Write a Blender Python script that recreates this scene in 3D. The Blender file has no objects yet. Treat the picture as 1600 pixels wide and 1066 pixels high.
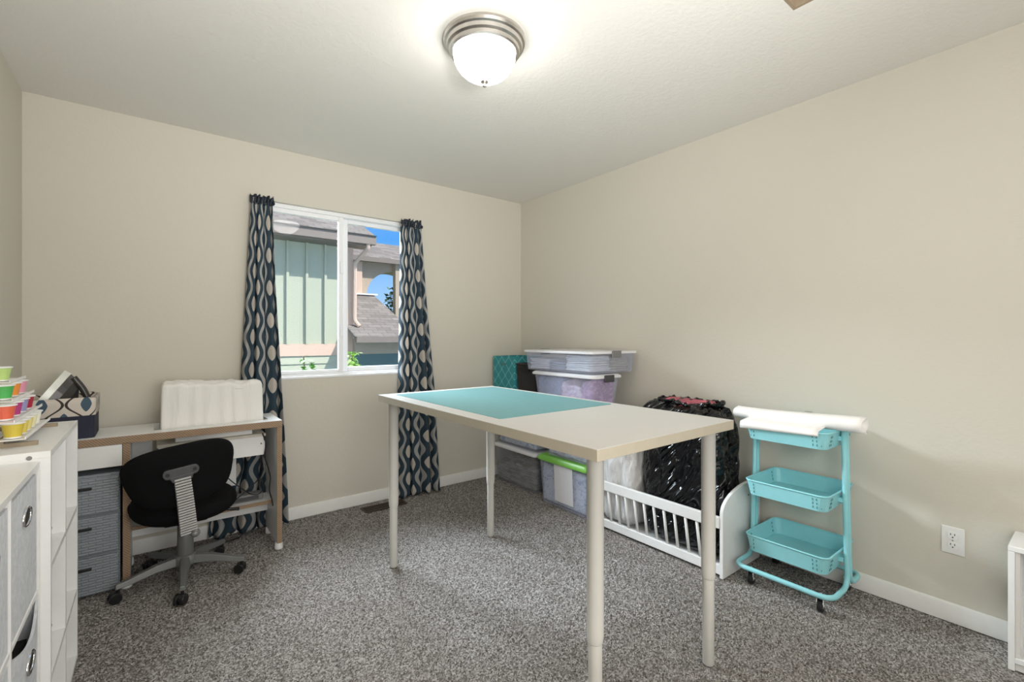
import bpy, bmesh, math, random
import numpy as np
from mathutils import Vector, Matrix, noise
random.seed(7)
S = bpy.context.scene
COL = S.collection
R = math.radians
PI = math.pi

# ------------------------------------------------------------------ camera, world, lights, exposure
cam_d = bpy.data.cameras.new('camera'); cam = bpy.data.objects.new('camera', cam_d); COL.objects.link(cam)
cam.location = (0, 0, 1.21); cam.rotation_euler = (R(90), 0, R(-37.81))
cam_d.sensor_width = 36; cam_d.lens = 36*726.3/1600; cam_d.clip_start = 0.02
cam_d.shift_x = 0; cam_d.shift_y = -(533-527.7)/1600
S.camera = cam
S.view_settings.view_transform = 'Standard'; S.view_settings.look = 'None'
S.view_settings.gamma = 1; S.view_settings.use_curve_mapping = False
S.view_settings.exposure = 0.07
S.cycles.use_denoising = True
S.cycles.max_bounces = 10; S.cycles.diffuse_bounces = 5; S.cycles.transparent_max_bounces = 16
S.cycles.sample_clamp_indirect = 6

w = bpy.data.worlds.new('sky'); S.world = w; w.use_nodes = True
nt = w.node_tree; nt.nodes.clear()
tc_ = nt.nodes.new('ShaderNodeTexCoord'); sp_ = nt.nodes.new('ShaderNodeSeparateXYZ'); nt.links.new(tc_.outputs['Generated'], sp_.inputs[0])
sky = nt.nodes.new('ShaderNodeValToRGB'); nt.links.new(sp_.outputs[2], sky.inputs[0])   # clear sky: pale at the horizon, deep blue overhead
for el, p_, c_ in zip([sky.color_ramp.elements[0], sky.color_ramp.elements[1], sky.color_ramp.elements.new(.5)], (0, 1, .2), ((.50, .70, .93, 1), (.05, .17, .55, 1), (.10, .36, .85, 1))):
    el.position = p_; el.color = c_
bg = nt.nodes.new('ShaderNodeBackground'); bg.inputs[1].default_value = 1.15
wo = nt.nodes.new('ShaderNodeOutputWorld')
nt.links.new(sky.outputs[0], bg.inputs[0]); nt.links.new(bg.outputs[0], wo.inputs[0])

def light(name, kind, loc, energy, col=(1, 1, 1), target=None, **kw):
    d = bpy.data.lights.new(name, kind); d.energy = energy; d.color = col
    for k, v in kw.items(): setattr(d, k, v)
    o = bpy.data.objects.new(name, d); COL.objects.link(o); o.location = loc
    if target is not None:
        o.rotation_euler = (Vector(target)-Vector(loc)).to_track_quat('-Z', 'Y').to_euler()
    return o
light('sun', 'SUN', (6, -8, 14), 5.8, (1, .93, .84), target=(6-.55*10, -8+.70*10, 14-.90*10), angle=R(.6))
# soft spot lamps added outside the window, standing in for sky daylight
light('daylight_fill', 'SPOT', (-.45, 6.6, 3.6), 4600, (.84, .92, 1), target=(1.08, 3.34, 1.5),
      spot_size=R(40), spot_blend=.3, shadow_soft_size=1.0)
light('daylight_fill', 'SPOT', (1.5, 6.0, 4.5), 2200, (.84, .92, 1), target=(1.08, 3.34, 1.5), spot_size=R(40), spot_blend=.3, shadow_soft_size=1.0)
# fill lights added behind the camera, standing in for flash and hallway light
light('room_fill', 'AREA', (.75, -.95, 1.35), 22, (1, .98, .95), target=(1.15, 3.0, 1.15), shape='RECTANGLE', size=2.2, size_y=1.7)
light('ceiling_fill', 'AREA', (.45, -.3, 1.3), 26, (1, .98, .95), target=(1.15, 1.5, 2.44), shape='RECTANGLE', size=.8, size_y=.8)

light('ceiling_fill_spot', 'SPOT', (.35, -.30, 1.35), 140, (1, .985, .96), target=(.85, 1.15, 2.44), spot_size=R(92), spot_blend=1.0, shadow_soft_size=.15)  # unseen spot added to brighten the middle of the ceiling

# ------------------------------------------------------------------ materials
class N:
    def __init__(s, m): s.m = m; s.t = m.node_tree; s.n = s.t.nodes; s.l = s.t.links
    def new(s, ty, **kw):
        x = s.n.new(ty)
        for k, v in kw.items(): setattr(x, k, v)
        return x
    def put(s, sock, v):
        if isinstance(v, bpy.types.NodeSocket): s.l.new(v, sock)
        else: sock.default_value = v
    def math(s, op, a, b=0.0, c=0.0):
        x = s.new('ShaderNodeMath', operation=op); s.put(x.inputs[0], a); s.put(x.inputs[1], b); s.put(x.inputs[2], c); return x.outputs[0]
    def mix(s, f, a, b):
        x = s.new('ShaderNodeMix', data_type='RGBA'); s.put(x.inputs[0], f)
        for i, v in ((6, a), (7, b)): s.put(x.inputs[i], v if isinstance(v, bpy.types.NodeSocket) else (*v, 1))
        return x.outputs[2]
    def coord(s, which='Object', scale=(1, 1, 1), rot=(0, 0, 0)):
        c = s.new('ShaderNodeTexCoord'); mp = s.new('ShaderNodeMapping')
        mp.inputs['Scale'].default_value = scale; mp.inputs['Rotation'].default_value = rot
        s.l.new(c.outputs[which], mp.inputs[0]); return mp.outputs[0]
    def noise(s, vec, scale, detail=3, rough=.55):
        x = s.new('ShaderNodeTexNoise'); s.put(x.inputs['Vector'], vec)
        x.inputs['Scale'].default_value = scale; x.inputs['Detail'].default_value = detail; x.inputs['Roughness'].default_value = rough
        return x
    def ramp(s, f, stops):
        x = s.new('ShaderNodeValToRGB'); s.put(x.inputs[0], f); e = x.color_ramp.elements
        while len(e) < len(stops): e.new(.5)
        for el, (p, c) in zip(e, stops): el.position = p; el.color = (*c, 1)
        return x.outputs[0]
    def bump(s, h, strength=.3, dist=.01):
        b = s.new('ShaderNodeBump'); b.inputs['Strength'].default_value = strength; b.inputs['Distance'].default_value = dist
        s.put(b.inputs['Height'], h); s.put(s.b.inputs['Normal'], b.outputs[0])
def mat(name, color=(.8, .8, .8), rough=.5, metal=0.0, spec=.5, emit=None, es=0, trans=0.0):
    m = bpy.data.materials.new(name); m.use_nodes = True; k = N(m); k.b = m.node_tree.nodes['Principled BSDF']
    b = k.b; b.inputs['Base Color'].default_value = (*color, 1); b.inputs['Roughness'].default_value = rough
    b.inputs['Metallic'].default_value = metal; b.inputs['Specular IOR Level'].default_value = spec
    if emit: b.inputs['Emission Color'].default_value = (*emit, 1); b.inputs['Emission Strength'].default_value = es
    k.color = color
    return k
def varied(name, color, rough=.5, amt=.06, scale=30, bump=.0, dist=.001, metal=0.0, spec=.5):
    """a plain coloured material with a slight mottling and relief"""
    k = mat(name, color, rough, metal, spec); v = k.coord(); n = k.noise(v, scale)
    lo = tuple(c*(1-amt) for c in color); hi = tuple(min(1, c*(1+amt)) for c in color)
    k.put(k.b.inputs['Base Color'], k.ramp(n.outputs[0], [(.3, lo), (.7, hi)]))
    if bump: k.bump(n.outputs[0], bump, dist)
    return k.m
def paint(name, color, bump=.25):
    k = mat(name, color, .75, spec=.25); v = k.coord()
    n = k.noise(v, 55, 4, .6); k.bump(n.outputs[0], bump, .004); return k.m
def lattice(k, u, v, A, w):
    """waving vertical ribbons, one per column, neighbours mirrored; returns (ribbon mask, oval mask)"""
    i = k.math('FLOOR', u); par = k.math('FLOORED_MODULO', i, 2.0)
    s = k.math('SUBTRACT', 1.0, k.math('MULTIPLY', par, 2.0))
    c = k.math('COSINE', k.math('MULTIPLY', v, 2*PI))
    x = k.math('ADD', k.math('ADD', i, .5), k.math('MULTIPLY', k.math('MULTIPLY', s, c), A))
    d = k.math('ABSOLUTE', k.math('SUBTRACT', u, x))
    rib = k.math('LESS_THAN', d, w)
    q = k.math('ROUND', u); pq = k.math('FLOORED_MODULO', q, 2.0)
    vv = k.math('SUBTRACT', v, k.math('MULTIPLY', pq, .5))
    fv = k.math('SUBTRACT', vv, k.math('ROUND', vv))
    du = k.math('DIVIDE', k.math('SUBTRACT', u, q),   .27); dv = k.math('DIVIDE', fv, .24)
    r = k.math('ADD', k.math('POWER', k.math('ABSOLUTE', du), 1.4), k.math('POWER', k.math('ABSOLUTE', dv), 1.4))
    return rib, k.math('LESS_THAN', r, 1.0)

M = {}
M['wall'] = paint('wall_paint', (.61, .58, .505))
M['ceiling'] = paint('ceiling_paint', (.75, .735, .69), .45)
M['trim'] = varied('trim_white', (.76, .755, .73), .45, .02)
M['white'] = varied('white_laminate', (.80, .80, .79), .35, .015)
M['white_plastic'] = varied('white_plastic', (.78, .78, .77), .4, .02)
M['vinyl'] = varied('window_vinyl', (.84, .85, .87), .35, .01)
M['table_top'] = varied('table_laminate', (.52, .505, .475), .38, .015)
M['table_edge'] = varied('table_edge_band', (.38, .34, .265), .45, .02)
M['table_leg'] = varied('table_leg_paint', (.65, .635, .59), .4, .01)
M['black_plastic'] = varied('black_plastic', (.012, .012, .013), .35, .1)
M['grey_plastic'] = varied('grey_plastic', (.20, .20, .195), .45, .05)
M['grey_metal'] = varied('grey_metal', (.20, .205, .20), .42, .04, metal=.35)
M['dark_metal'] = varied('dark_bracket', (.055, .055, .06), .45, .05)
M['chrome'] = varied('chrome', (.75, .75, .76), .15, .02, metal=1)
M['nickel'] = varied('brushed_nickel', (.55, .52, .49), .28, .05, 60, metal=1)
M['navy'] = varied('navy_fabric', (.018, .02, .042), .8, .15, 200, .3)
M['cart'] = varied('turquoise_steel', (.28, .64, .69), .38, .02)
M['paper'] = varied('white_vinyl_roll', (.84, .82, .80), .45, .01)
M['cream_box'] = varied('cream_card', (.62, .58, .5), .7, .05)
M['black_cable'] = varied('black_cable', (.01, .01, .01), .5, .1)
M['hole'] = varied('dark_slot', (.02, .018, .015), .8, .1)
M['label'] = varied('white_paper', (.80, .80, .84), .6, .01)
M['green_lid'] = varied('green_lid', (.20, .52, .08), .35, .03)
M['teal_dark'] = varied('cart_slot', (.06, .20, .21), .6, .05)
M['vent'] = varied('brown_vent', (.07, .05, .035), .5, .1, metal=.4)
M['silver'] = varied('soleplate', (.62, .63, .58), .3, .05, metal=.3)
M['iron_body'] = varied('iron_body', (.035, .033, .03), .3, .1)
M['wood_tan'] = varied('pale_wood', (.30, .24, .165), .6, .1, 20)

k = mat('plywood_edge', (.5, .32, .18), .6); v = k.coord(scale=(1, 1, 1))
sx = k.new('ShaderNodeSeparateXYZ'); k.l.new(v, sx.inputs[0])
ww = k.math('SINE', k.math('MULTIPLY', k.math('ADD', sx.outputs[2], sx.outputs[0]), 520.0))
nn = k.noise(k.coord(scale=(3, 3, 40)), 12)
k.put(k.b.inputs['Base Color'], k.mix(k.math('ADD', k.math('MULTIPLY', ww, .35), k.math('MULTIPLY', nn.outputs[0], .8)), (.20, .125, .07), (.42, .30, .20)))
M['ply'] = k.m

k = mat('black_upholstery', (.006, .006, .0065), .95, spec=.12); n = k.noise(k.coord(), 900, 2); k.bump(n.outputs[0], .25, .001); M['black_fabric'] = k.m

# carpet: tufted frieze
k = mat('carpet', (.3, .28, .26), .95, spec=.1); v = k.coord()
vo = k.new('ShaderNodeTexVoronoi'); vo.inputs['Scale'].default_value = 195; k.l.new(v, vo.inputs[0])
sp = k.new('ShaderNodeSeparateColor'); k.l.new(vo.outputs['Color'], sp.inputs[0])
c1 = k.ramp(sp.outputs[0], [(0, (.05, .044, .040)), (.3, (.19, .175, .16)), (.62, (.36, .34, .325)), (1, (.62, .60, .585))])
big = k.noise(v, 2.2, 4, .6)
c2 = k.mix(k.math('MULTIPLY', big.outputs[0], .45), c1, (.235, .20, .17))
k.put(k.b.inputs['Base Color'], c2)
n2 = k.noise(v, 260, 3); k.bump(n2.outputs[0], .8, .006); M['carpet'] = k.m

# curtain print
k = mat('ogee_curtain', (.5, .5, .5), .85, spec=.15)
uv = k.new('ShaderNodeUVMap'); uv.uv_map = 'UVMap'; sx = k.new('ShaderNodeSeparateXYZ'); k.l.new(uv.outputs[0], sx.inputs[0])
rib, ov = lattice(k, sx.outputs[0], sx.outputs[1], .20, .125)
c = k.mix(rib, (.048, .078, .105), (.46, .46, .45)); c = k.mix(ov, c, (.60, .555, .50)); k.put(k.b.inputs['Base Color'], c)
tl = k.new('ShaderNodeBsdfTranslucent'); k.put(tl.inputs[0], c); ms = k.new('ShaderNodeMixShader'); ms.inputs[0].default_value = .28
k.l.new(k.b.outputs[0], ms.inputs[1]); k.l.new(tl.outputs[0], ms.inputs[2])
k.l.new(ms.outputs[0], k.n['Material Output'].inputs[0]); M['curtain'] = k.m
M['ruffle'] = varied('curtain_heading', (.035, .045, .06), .85, .9, 90)

def pattern(name, p, h, A, w, ground, line, oval, ovals=True, rough=.7):
    k = mat(name, ground, rough); c = k.new('ShaderNodeTexCoord'); sx = k.new('ShaderNodeSeparateXYZ'); k.l.new(c.outputs['Object'], sx.inputs[0])
    u = k.math('DIVIDE', k.math('ADD', sx.outputs[0], sx.outputs[1]), p); v = k.math('DIVIDE', sx.outputs[2], h)
    rib, ov = lattice(k, u, v, A, w); col = k.mix(rib, ground, line)
    if ovals: col = k.mix(ov, col, oval)
    k.put(k.b.inputs['Base Color'], col); return k.m
M['teal_print'] = pattern('teal_ogee_print', .048, .105, .40, .06, (.03, .27, .30), (.22, .58, .58), (0, 0, 0), False)
M['liner'] = pattern('leaf_scroll_print', .075, .15, .42, .07, (.62, .56, .50), (.035, .022, .018), (.045, .085, .125))

def weave(name, c1, c2, s, rough=.5, strength=.8):
    k = mat(name, c1, rough); c = k.new('ShaderNodeTexCoord'); sx = k.new('ShaderNodeSeparateXYZ'); k.l.new(c.outputs['Object'], sx.inputs[0])
    cb = k.new('ShaderNodeCombineXYZ'); k.l.new(k.math('ADD', sx.outputs[0], sx.outputs[1]), cb.inputs[0]); k.l.new(sx.outputs[2], cb.inputs[1])
    br = k.new('ShaderNodeTexBrick'); k.l.new(cb.outputs[0], br.inputs[0]); br.inputs['Scale'].default_value = s
    br.inputs['Color1'].default_value = (*c1, 1); br.inputs['Color2'].default_value = (*c1, 1); br.inputs['Mortar'].default_value = (*c2, 1)
    br.inputs['Mortar Size'].default_value = .05; br.inputs['Mortar Smooth'].default_value = .8
    br.inputs['Brick Width'].default_value = .8; br.inputs['Row Height'].default_value = .2
    k.put(k.b.inputs['Base Color'], br.outputs[0]); k.bump(br.outputs[1], -strength, .003) if False else k.bump(k.math('SUBTRACT', 1.0, br.outputs[1]), strength, .003)
    return k.m
M['drawer_weave'] = weave('woven_grey_plastic', (.29, .32, .35), (.25, .28, .31), 16)
M['black_weave'] = weave('woven_black_plastic', (.028, .024, .024), (.008, .008, .008), 55)
k = mat('felt_bin', (.62, .64, .67), .9, spec=.1); n = k.noise(k.coord(), 60, 5, .7)
k.put(k.b.inputs['Base Color'], k.ramp(n.outputs[0], [(.3, (.52, .545, .57)), (.7, (.70, .71, .74))])); k.bump(n.outputs[0], .15, .002); M['felt'] = k.m
k = mat('cutting_mat', (.20, .47, .47), .38); sx = k.new('ShaderNodeSeparateXYZ'); k.l.new(k.coord(), sx.inputs[0])
def gridl(a, p, w): return k.math('LESS_THAN', k.math('FRACT', k.math('DIVIDE', a, p)), w)
g = k.math('MAXIMUM', gridl(sx.outputs[0], .0254, .03), gridl(sx.outputs[1], .0254, .03))
n = k.noise(k.coord(scale=(3, 30, 3)), 8, 4)
c = k.mix(g, k.ramp(n.outputs[0], [(.3, (.10, .27, .29)), (.7, (.135, .32, .33))]), (.18, .37, .37)); k.put(k.b.inputs['Base Color'], c); M['cut_mat'] = k.m

def clear(name, tint, alpha, rough=.12):
    """milky clear plastic sheet: part see-through, part white scatter, a glossy skin"""
    k = mat(name, tint, rough); tr = k.new('ShaderNodeBsdfTransparent'); tr.inputs[0].default_value = (.95, .96, 1, 1)
    ms = k.new('ShaderNodeMixShader'); ms.inputs[0].default_value = alpha
    k.l.new(tr.outputs[0], ms.inputs[1]); k.l.new(k.b.outputs[0], ms.inputs[2]); k.l.new(ms.outputs[0], k.n['Material Output'].inputs[0]); return k.m
M['clear'] = clear('clear_tote_plastic', (.72, .74, .82), .17)
M['clear_grey'] = clear('clear_grey_tote_plastic', (.55, .55, .54), .16)
M['clear_lid'] = clear('frosted_lid_plastic', (.88, .88, .90), .85, .2)
M['bag_film'] = clear('thin_plastic_film', (.72, .72, .74), .35, .15)
k = mat('window_glass', (1, 1, 1), 0); k.n.remove(k.b); tr = k.new('ShaderNodeBsdfTransparent'); tr.inputs[0].default_value = (.96, .98, .98, 1)
gl = k.new('ShaderNodeBsdfGlossy'); gl.inputs['Roughness'].default_value = .02
fr = k.new('ShaderNodeFresnel'); fr.inputs[0].default_value = 1.5; ms = k.new('ShaderNodeMixShader')
k.l.new(k.math('MULTIPLY', fr.outputs[0], .2), ms.inputs[0]); k.l.new(tr.outputs[0], ms.inputs[1]); k.l.new(gl.outputs[0], ms.inputs[2]); k.l.new(ms.outputs[0], k.n['Material Output'].inputs[0]); M['glass'] = k.m
# bags
k = mat('black_bag_film', (.004, .004, .005), .17, spec=.45)
sx = k.new('ShaderNodeSeparateXYZ'); k.l.new(k.coord(), sx.inputs[0]); X_, Y_, Z_ = sx.outputs
cb = k.new('ShaderNodeCombineXYZ'); k.l.new(k.math('MULTIPLY', k.math('ADD', k.math('MULTIPLY', Y_, .8), k.math('MULTIPLY', Z_, .6)), 3.0), cb.inputs[0])
k.l.new(k.math('MULTIPLY', k.math('ADD', k.math('MULTIPLY', Y_, -.6), k.math('MULTIPLY', Z_, .8)), .55), cb.inputs[1]); k.l.new(X_, cb.inputs[2])
wv = k.new('ShaderNodeTexNoise'); k.l.new(cb.outputs[0], wv.inputs[0]); wv.inputs['Scale'].default_value = 4.5; wv.inputs['Detail'].default_value = 2.5; wv.inputs['Distortion'].default_value = .5
rd = k.math('ABSOLUTE', k.math('SUBTRACT', wv.outputs[0], .5)); k.bump(k.math('POWER', rd, .7), 1.0, .09); M['black_bag'] = k.m
k = mat('white_bag_film', (.62, .62, .62), .3); v = k.coord(scale=(1, 3.5, .7))
n = k.noise(v, 8, 5, .65); k.put(k.b.inputs['Base Color'], k.ramp(n.outputs[0], [(.3, (.58, .57, .55)), (.6, (.80, .80, .81))])); k.bump(n.outputs[0], .8, .03); M['white_bag'] = k.m
k = mat('quilt_cloth', (.75, .75, .76), .9); n = k.noise(k.coord(scale=(1, 6, 1)), 6, 4); k.bump(n.outputs[0], .8, .03); M['quilt'] = k.m
M['red_cloth'] = varied('red_pink_cloth', (.42, .09, .12), .8, .7, 14)
k = mat('machine_cover', (.78, .765, .73), .9, spec=.1); v = k.coord(scale=(7, 7, 1.2))
n = k.noise(v, 3, 4, .6); k.bump(n.outputs[0], .5, .02); M['cover'] = k.m
def fabric_mix(name, stops, scale=(2, 2, 26)):
    k = mat(name, stops[0], .9, spec=.1); n = k.noise(k.coord(scale=scale), 4, 5, .75)
    k.put(k.b.inputs['Base Color'], k.ramp(n.outputs[0], [(.28+.44*i/(len(stops)-1), c) for i, c in enumerate(stops)])); k.bump(n.outputs[0], .6, .02); return k.m
M['fab_white'] = fabric_mix('pale_folded_fabrics', [(.16, .19, .30), (.40, .44, .55), (.90, .90, .92), (.22, .27, .36), (.88, .86, .86)], (3, 3, 16))
M['fab_pink'] = fabric_mix('pink_blue_fabrics', [(.78, .50, .58), (.86, .82, .88), (.62, .50, .66), (.85, .66, .70), (.90, .88, .92)], (3, 3, 4))
M['fab_grey'] = fabric_mix('grey_folded_fabrics', [(.10, .09, .085), (.42, .40, .37), (.16, .15, .14), (.55, .52, .50)], (2, 2, 14))
M['fab_blue'] = fabric_mix('blue_white_fabrics', [(.10, .18, .32), (.50, .58, .70), (.80, .83, .86), (.30, .42, .58), (.6, .6, .62)], (4, 4, 8))
M['fab_blue2'] = fabric_mix('denim_blue_fabrics', [(.22, .27, .42), (.42, .48, .64), (.30, .36, .52), (.62, .66, .78)], (3, 3, 4))
M['fab_purple'] = fabric_mix('purple_fabrics', [(.45, .25, .48), (.62, .40, .60), (.35, .20, .36), (.68, .52, .62)], (3, 3, 4))
M['fab_w1'] = fabric_mix('white_folds', [(.55, .57, .62), (.90, .90, .92), (.72, .74, .78), (.92, .92, .93)], (3, 3, 20))
M['fab_w2'] = fabric_mix('pale_folds', [(.50, .62, .64), (.92, .92, .92), (.60, .66, .70), (.88, .90, .86)], (3, 3, 34))
M['fab_b1'] = fabric_mix('grey_blue_folds', [(.25, .29, .38), (.40, .44, .52), (.30, .34, .42)], (3, 3, 14))
M['fab_g1'] = fabric_mix('grey_green_folds', [(.38, .40, .36), (.62, .62, .56), (.45, .44, .40), (.66, .58, .50)], (3, 3, 34))
# outdoors
M['siding'] = varied('green_siding', (.41, .43, .345), .8, .04, 40, .2)
M['ext_trim'] = varied('tan_trim', (.60, .44, .36), .8, .04)
M['gutter'] = varied('taupe_gutter', (.20, .165, .145), .5, .04)
M['shaded_siding'] = varied('shaded_green_siding', (.10, .16, .165), .8, .05)  # green siding with the shade under the lower eave put into its colour
M['ext_tan'] = varied('tan_stucco', (.42, .34, .27), .9, .05)
k = mat('shingles', (.3, .28, .27), .9); c = k.new('ShaderNodeTexCoord')
sx = k.new('ShaderNodeSeparateXYZ'); k.l.new(c.outputs['Object'], sx.inputs[0]); cb = k.new('ShaderNodeCombineXYZ')
k.l.new(sx.outputs[0], cb.inputs[0]); k.l.new(sx.outputs[1], cb.inputs[1])
br = k.new('ShaderNodeTexBrick'); k.l.new(cb.outputs[0], br.inputs[0]); br.inputs['Scale'].default_value = 4.2
br.inputs['Color1'].default_value = (.27, .245, .235, 1); br.inputs['Color2'].default_value = (.17, .15, .145, 1); br.inputs['Mortar'].default_value = (.09, .08, .075, 1)
br.inputs['Mortar Size'].default_value = .02; br.inputs['Brick Width'].default_value = 1.0; br.inputs['Row Height'].default_value = .5
k.put(k.b.inputs['Base Color'], br.outputs[0]); k.bump(k.noise(k.coord(), 30).outputs[0], .5, .02); M['shingle'] = k.m
M['leaf'] = varied('vine_leaf', (.10, .26, .05), .6, .4, 12)
M['leaf_pale'] = varied('pale_vine_leaf', (.30, .48, .12), .6, .3, 12)
M['tree_leaf'] = varied('tree_leaf', (.06, .10, .035), .8, .4, 5)
M['bark'] = varied('bark', (.12, .085, .06), .9, .3, 10)
M['grass'] = varied('lawn', (.08, .14, .04), .95, .3, 6)

# ------------------------------------------------------------------ building helpers
def BM(): return bmesh.new()
def box(bm, x0, x1, y0, y1, z0, z1, rot=None):
    r = bmesh.ops.create_cube(bm, size=1)
    c = Vector(((x0+x1)/2, (y0+y1)/2, (z0+z1)/2)); s = Vector((abs(x1-x0), abs(y1-y0), abs(z1-z0)))
    for v in r['verts']:
        p = Vector((v.co.x*s.x, v.co.y*s.y, v.co.z*s.z))
        if rot: p = rot @ p
        v.co = c + p
    return r['verts']
def obj(name, bm, m, parent=None, bevel=0, smooth=False, seg=2, **kw):
    me = bpy.data.meshes.new(name)
    bmesh.ops.recalc_face_normals(bm, faces=bm.faces)
    bm.to_mesh(me); bm.free()
    o = bpy.data.objects.new(name, me); COL.objects.link(o)
    me.materials.append(m if not isinstance(m, str) else M[m])
    if smooth:
        for p in me.polygons: p.use_smooth = True
    if bevel:
        b = o.modifiers.new('bevel', 'BEVEL'); b.width = bevel; b.segments = seg; b.limit_method = 'ANGLE'; b.angle_limit = R(40)
        for p in me.polygons: p.use_smooth = True
        b.harden_normals = True
    if parent is not None:
        o.parent = parent
        o.matrix_parent_inverse = Matrix.Translation(-parent.location) if parent.type == 'EMPTY' and not kw.get('local') else Matrix()
        if parent.type != 'EMPTY' or kw.get('local'): o.matrix_parent_inverse = Matrix()
    for a in ('label',):
        if a in kw: o[a] = kw[a]
    return o
def root(name, label, cat, loc=(0, 0, 0), group=None):
    o = bpy.data.objects.new(name, None); COL.objects.link(o); o.location = loc; o.empty_display_size = .05
    o['label'] = label; o['category'] = cat
    if group: o['group'] = group
    return o
def tag(o, label, cat, group=None, kind=None):
    o['label'] = label; o['category'] = cat
    if group: o['group'] = group
    if kind: o['kind'] = kind
    return o
def struct(name, bm, m, bevel=0, parent=None, **kw):
    o = obj(name, bm, m, parent, bevel, **kw)
    if parent is None: o['kind'] = 'structure'
    return o
def lathe(bm, prof, cx=0, cy=0, seg=40, rib=0, ribn=0):
    rings = []
    for r, z in prof:
        ring = []
        for i in range(seg):
            a = 2*PI*i/seg; rr = r*(1+rib*math.cos(ribn*a)) if rib and r > .02 else r
            ring.append(bm.verts.new((cx+rr*math.cos(a), cy+rr*math.sin(a), z)))
        rings.append(ring)
    for a, b in zip(rings, rings[1:]):
        for i in range(seg): bm.faces.new((a[i], a[(i+1) % seg], b[(i+1) % seg], b[i]))
    if prof[0][0] > 1e-5: bm.faces.new(rings[0][::-1])
    if prof[-1][0] > 1e-5: bm.faces.new(rings[-1])
    bmesh.ops.remove_doubles(bm, verts=[v for r in rings for v in r], dist=1e-6)
def cyl(bm, p, q, r, seg=20, r2=None):
    p = Vector(p); q = Vector(q); d = (q-p); L = d.length; m = d.to_track_quat('Z', 'Y').to_matrix()
    a = []; b = []; r2 = r if r2 is None else r2
    for i in range(seg):
        t = 2*PI*i/seg; u = Vector((math.cos(t), math.sin(t), 0))
        a.append(bm.verts.new(p+m@(u*r))); b.append(bm.verts.new(q+m@(u*r2)))
    for i in range(seg): bm.faces.new((a[i], a[(i+1) % seg], b[(i+1) % seg], b[i]))
    bm.faces.new(a[::-1]); bm.faces.new(b)
def catmull(pts, n=8, closed=False):
    P = [Vector(p) for p in pts]; out = []
    m = len(P); rng = range(m if closed else m-1)
    for i in rng:
        p0 = P[i-1] if (closed or i > 0) else P[0]; p1 = P[i]; p2 = P[(i+1) % m]
        p3 = P[(i+2) % m] if (closed or i+2 < m) else P[-1]
        for j in range(n):
            t = j/n
            out.append(.5*((2*p1)+(-p0+p2)*t+(2*p0-5*p1+4*p2-p3)*t*t+(-p0+3*p1-3*p2+p3)*t**3))
    if not closed: out.append(P[-1])
    return out
def fillet(pts, r=.03, n=6):
    """polyline with rounded corners"""
    P = [Vector(p) for p in pts]; out = [P[0]]
    for a, b, c in zip(P, P[1:], P[2:]):
        u = (a-b); v = (c-b); rr = min(r, u.length*.49, v.length*.49); s = b+u.normalized()*rr; e = b+v.normalized()*rr
        for i in range(n+1):
            t = i/n; out.append((1-t)**2*s+2*t*(1-t)*b+t*t*e)
    out.append(P[-1]); return out
def tube(bm, pts, r, seg=10, closed=False, rz=None):
    P = [Vector(p) for p in pts]; n = len(P); rings = []; up = None
    for i, p in enumerate(P):
        if closed: t = (P[(i+1) % n]-P[i-1])
        else: t = P[min(i+1, n-1)]-P[max(i-1, 0)]
        t.normalize()
        if up is None: up = Vector((0, 0, 1)) if abs(t.z) < .9 else Vector((1, 0, 0))
        s = t.cross(up).normalized(); up = s.cross(t).normalized()
        rr = r[i] if isinstance(r, (list, tuple)) else r
        rings.append([bm.verts.new(p+(s*math.cos(2*PI*j/seg)+up*math.sin(2*PI*j/seg)*(rz or 1))*rr) for j in range(seg)])
    m = n if closed else n-1
    for i in range(m):
        a = rings[i]; b = rings[(i+1) % n]
        for j in range(seg): bm.faces.new((a[j], a[(j+1) % seg], b[(j+1) % seg], b[j]))
    if not closed: bm.faces.new(rings[0][::-1]); bm.faces.new(rings[-1])
def prism(bm, pts, axis, a, b):
    """polygon pts (2-D) extruded along axis from a to b"""
    def P(u, v, w): return {'x': (w, u, v), 'y': (u, w, v), 'z': (u, v, w)}[axis]
    A = [bm.verts.new(P(u, v, a)) for u, v in pts]; B = [bm.verts.new(P(u, v, b)) for u, v in pts]
    n = len(pts)
    bm.faces.new(A); bm.faces.new(B[::-1])
    for i in range(n): bm.faces.new((A[i], B[i], B[(i+1) % n], A[(i+1) % n]))
def rrect(x0, x1, y0, y1, r, n=5):
    out = []
    for cx, cy, a0 in ((x1-r, y1-r, 0), (x0+r, y1-r, 90), (x0+r, y0+r, 180), (x1-r, y0+r, 270)):
        for i in range(n+1):
            a = R(a0+90*i/n); out.append((cx+r*math.cos(a), cy+r*math.sin(a)))
    return out
def loft(bm, loops, cap0=True, cap1=True):
    V = [[bm.verts.new(p) for p in l] for l in loops]; n = len(V[0])
    for a, b in zip(V, V[1:]):
        for i in range(n): bm.faces.new((a[i], a[(i+1) % n], b[(i+1) % n], b[i]))
    if cap0: bm.faces.new(V[0][::-1])
    if cap1: bm.faces.new(V[-1])
def copy_tree(o, parent=None):
    c = o.copy(); COL.objects.link(c); c.parent = parent
    for ch in list(o.children): copy_tree(ch, c)
    return c

XR, YB, XL, H, YF = 2.694, 3.338, -.511, 2.443, -1.25
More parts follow.
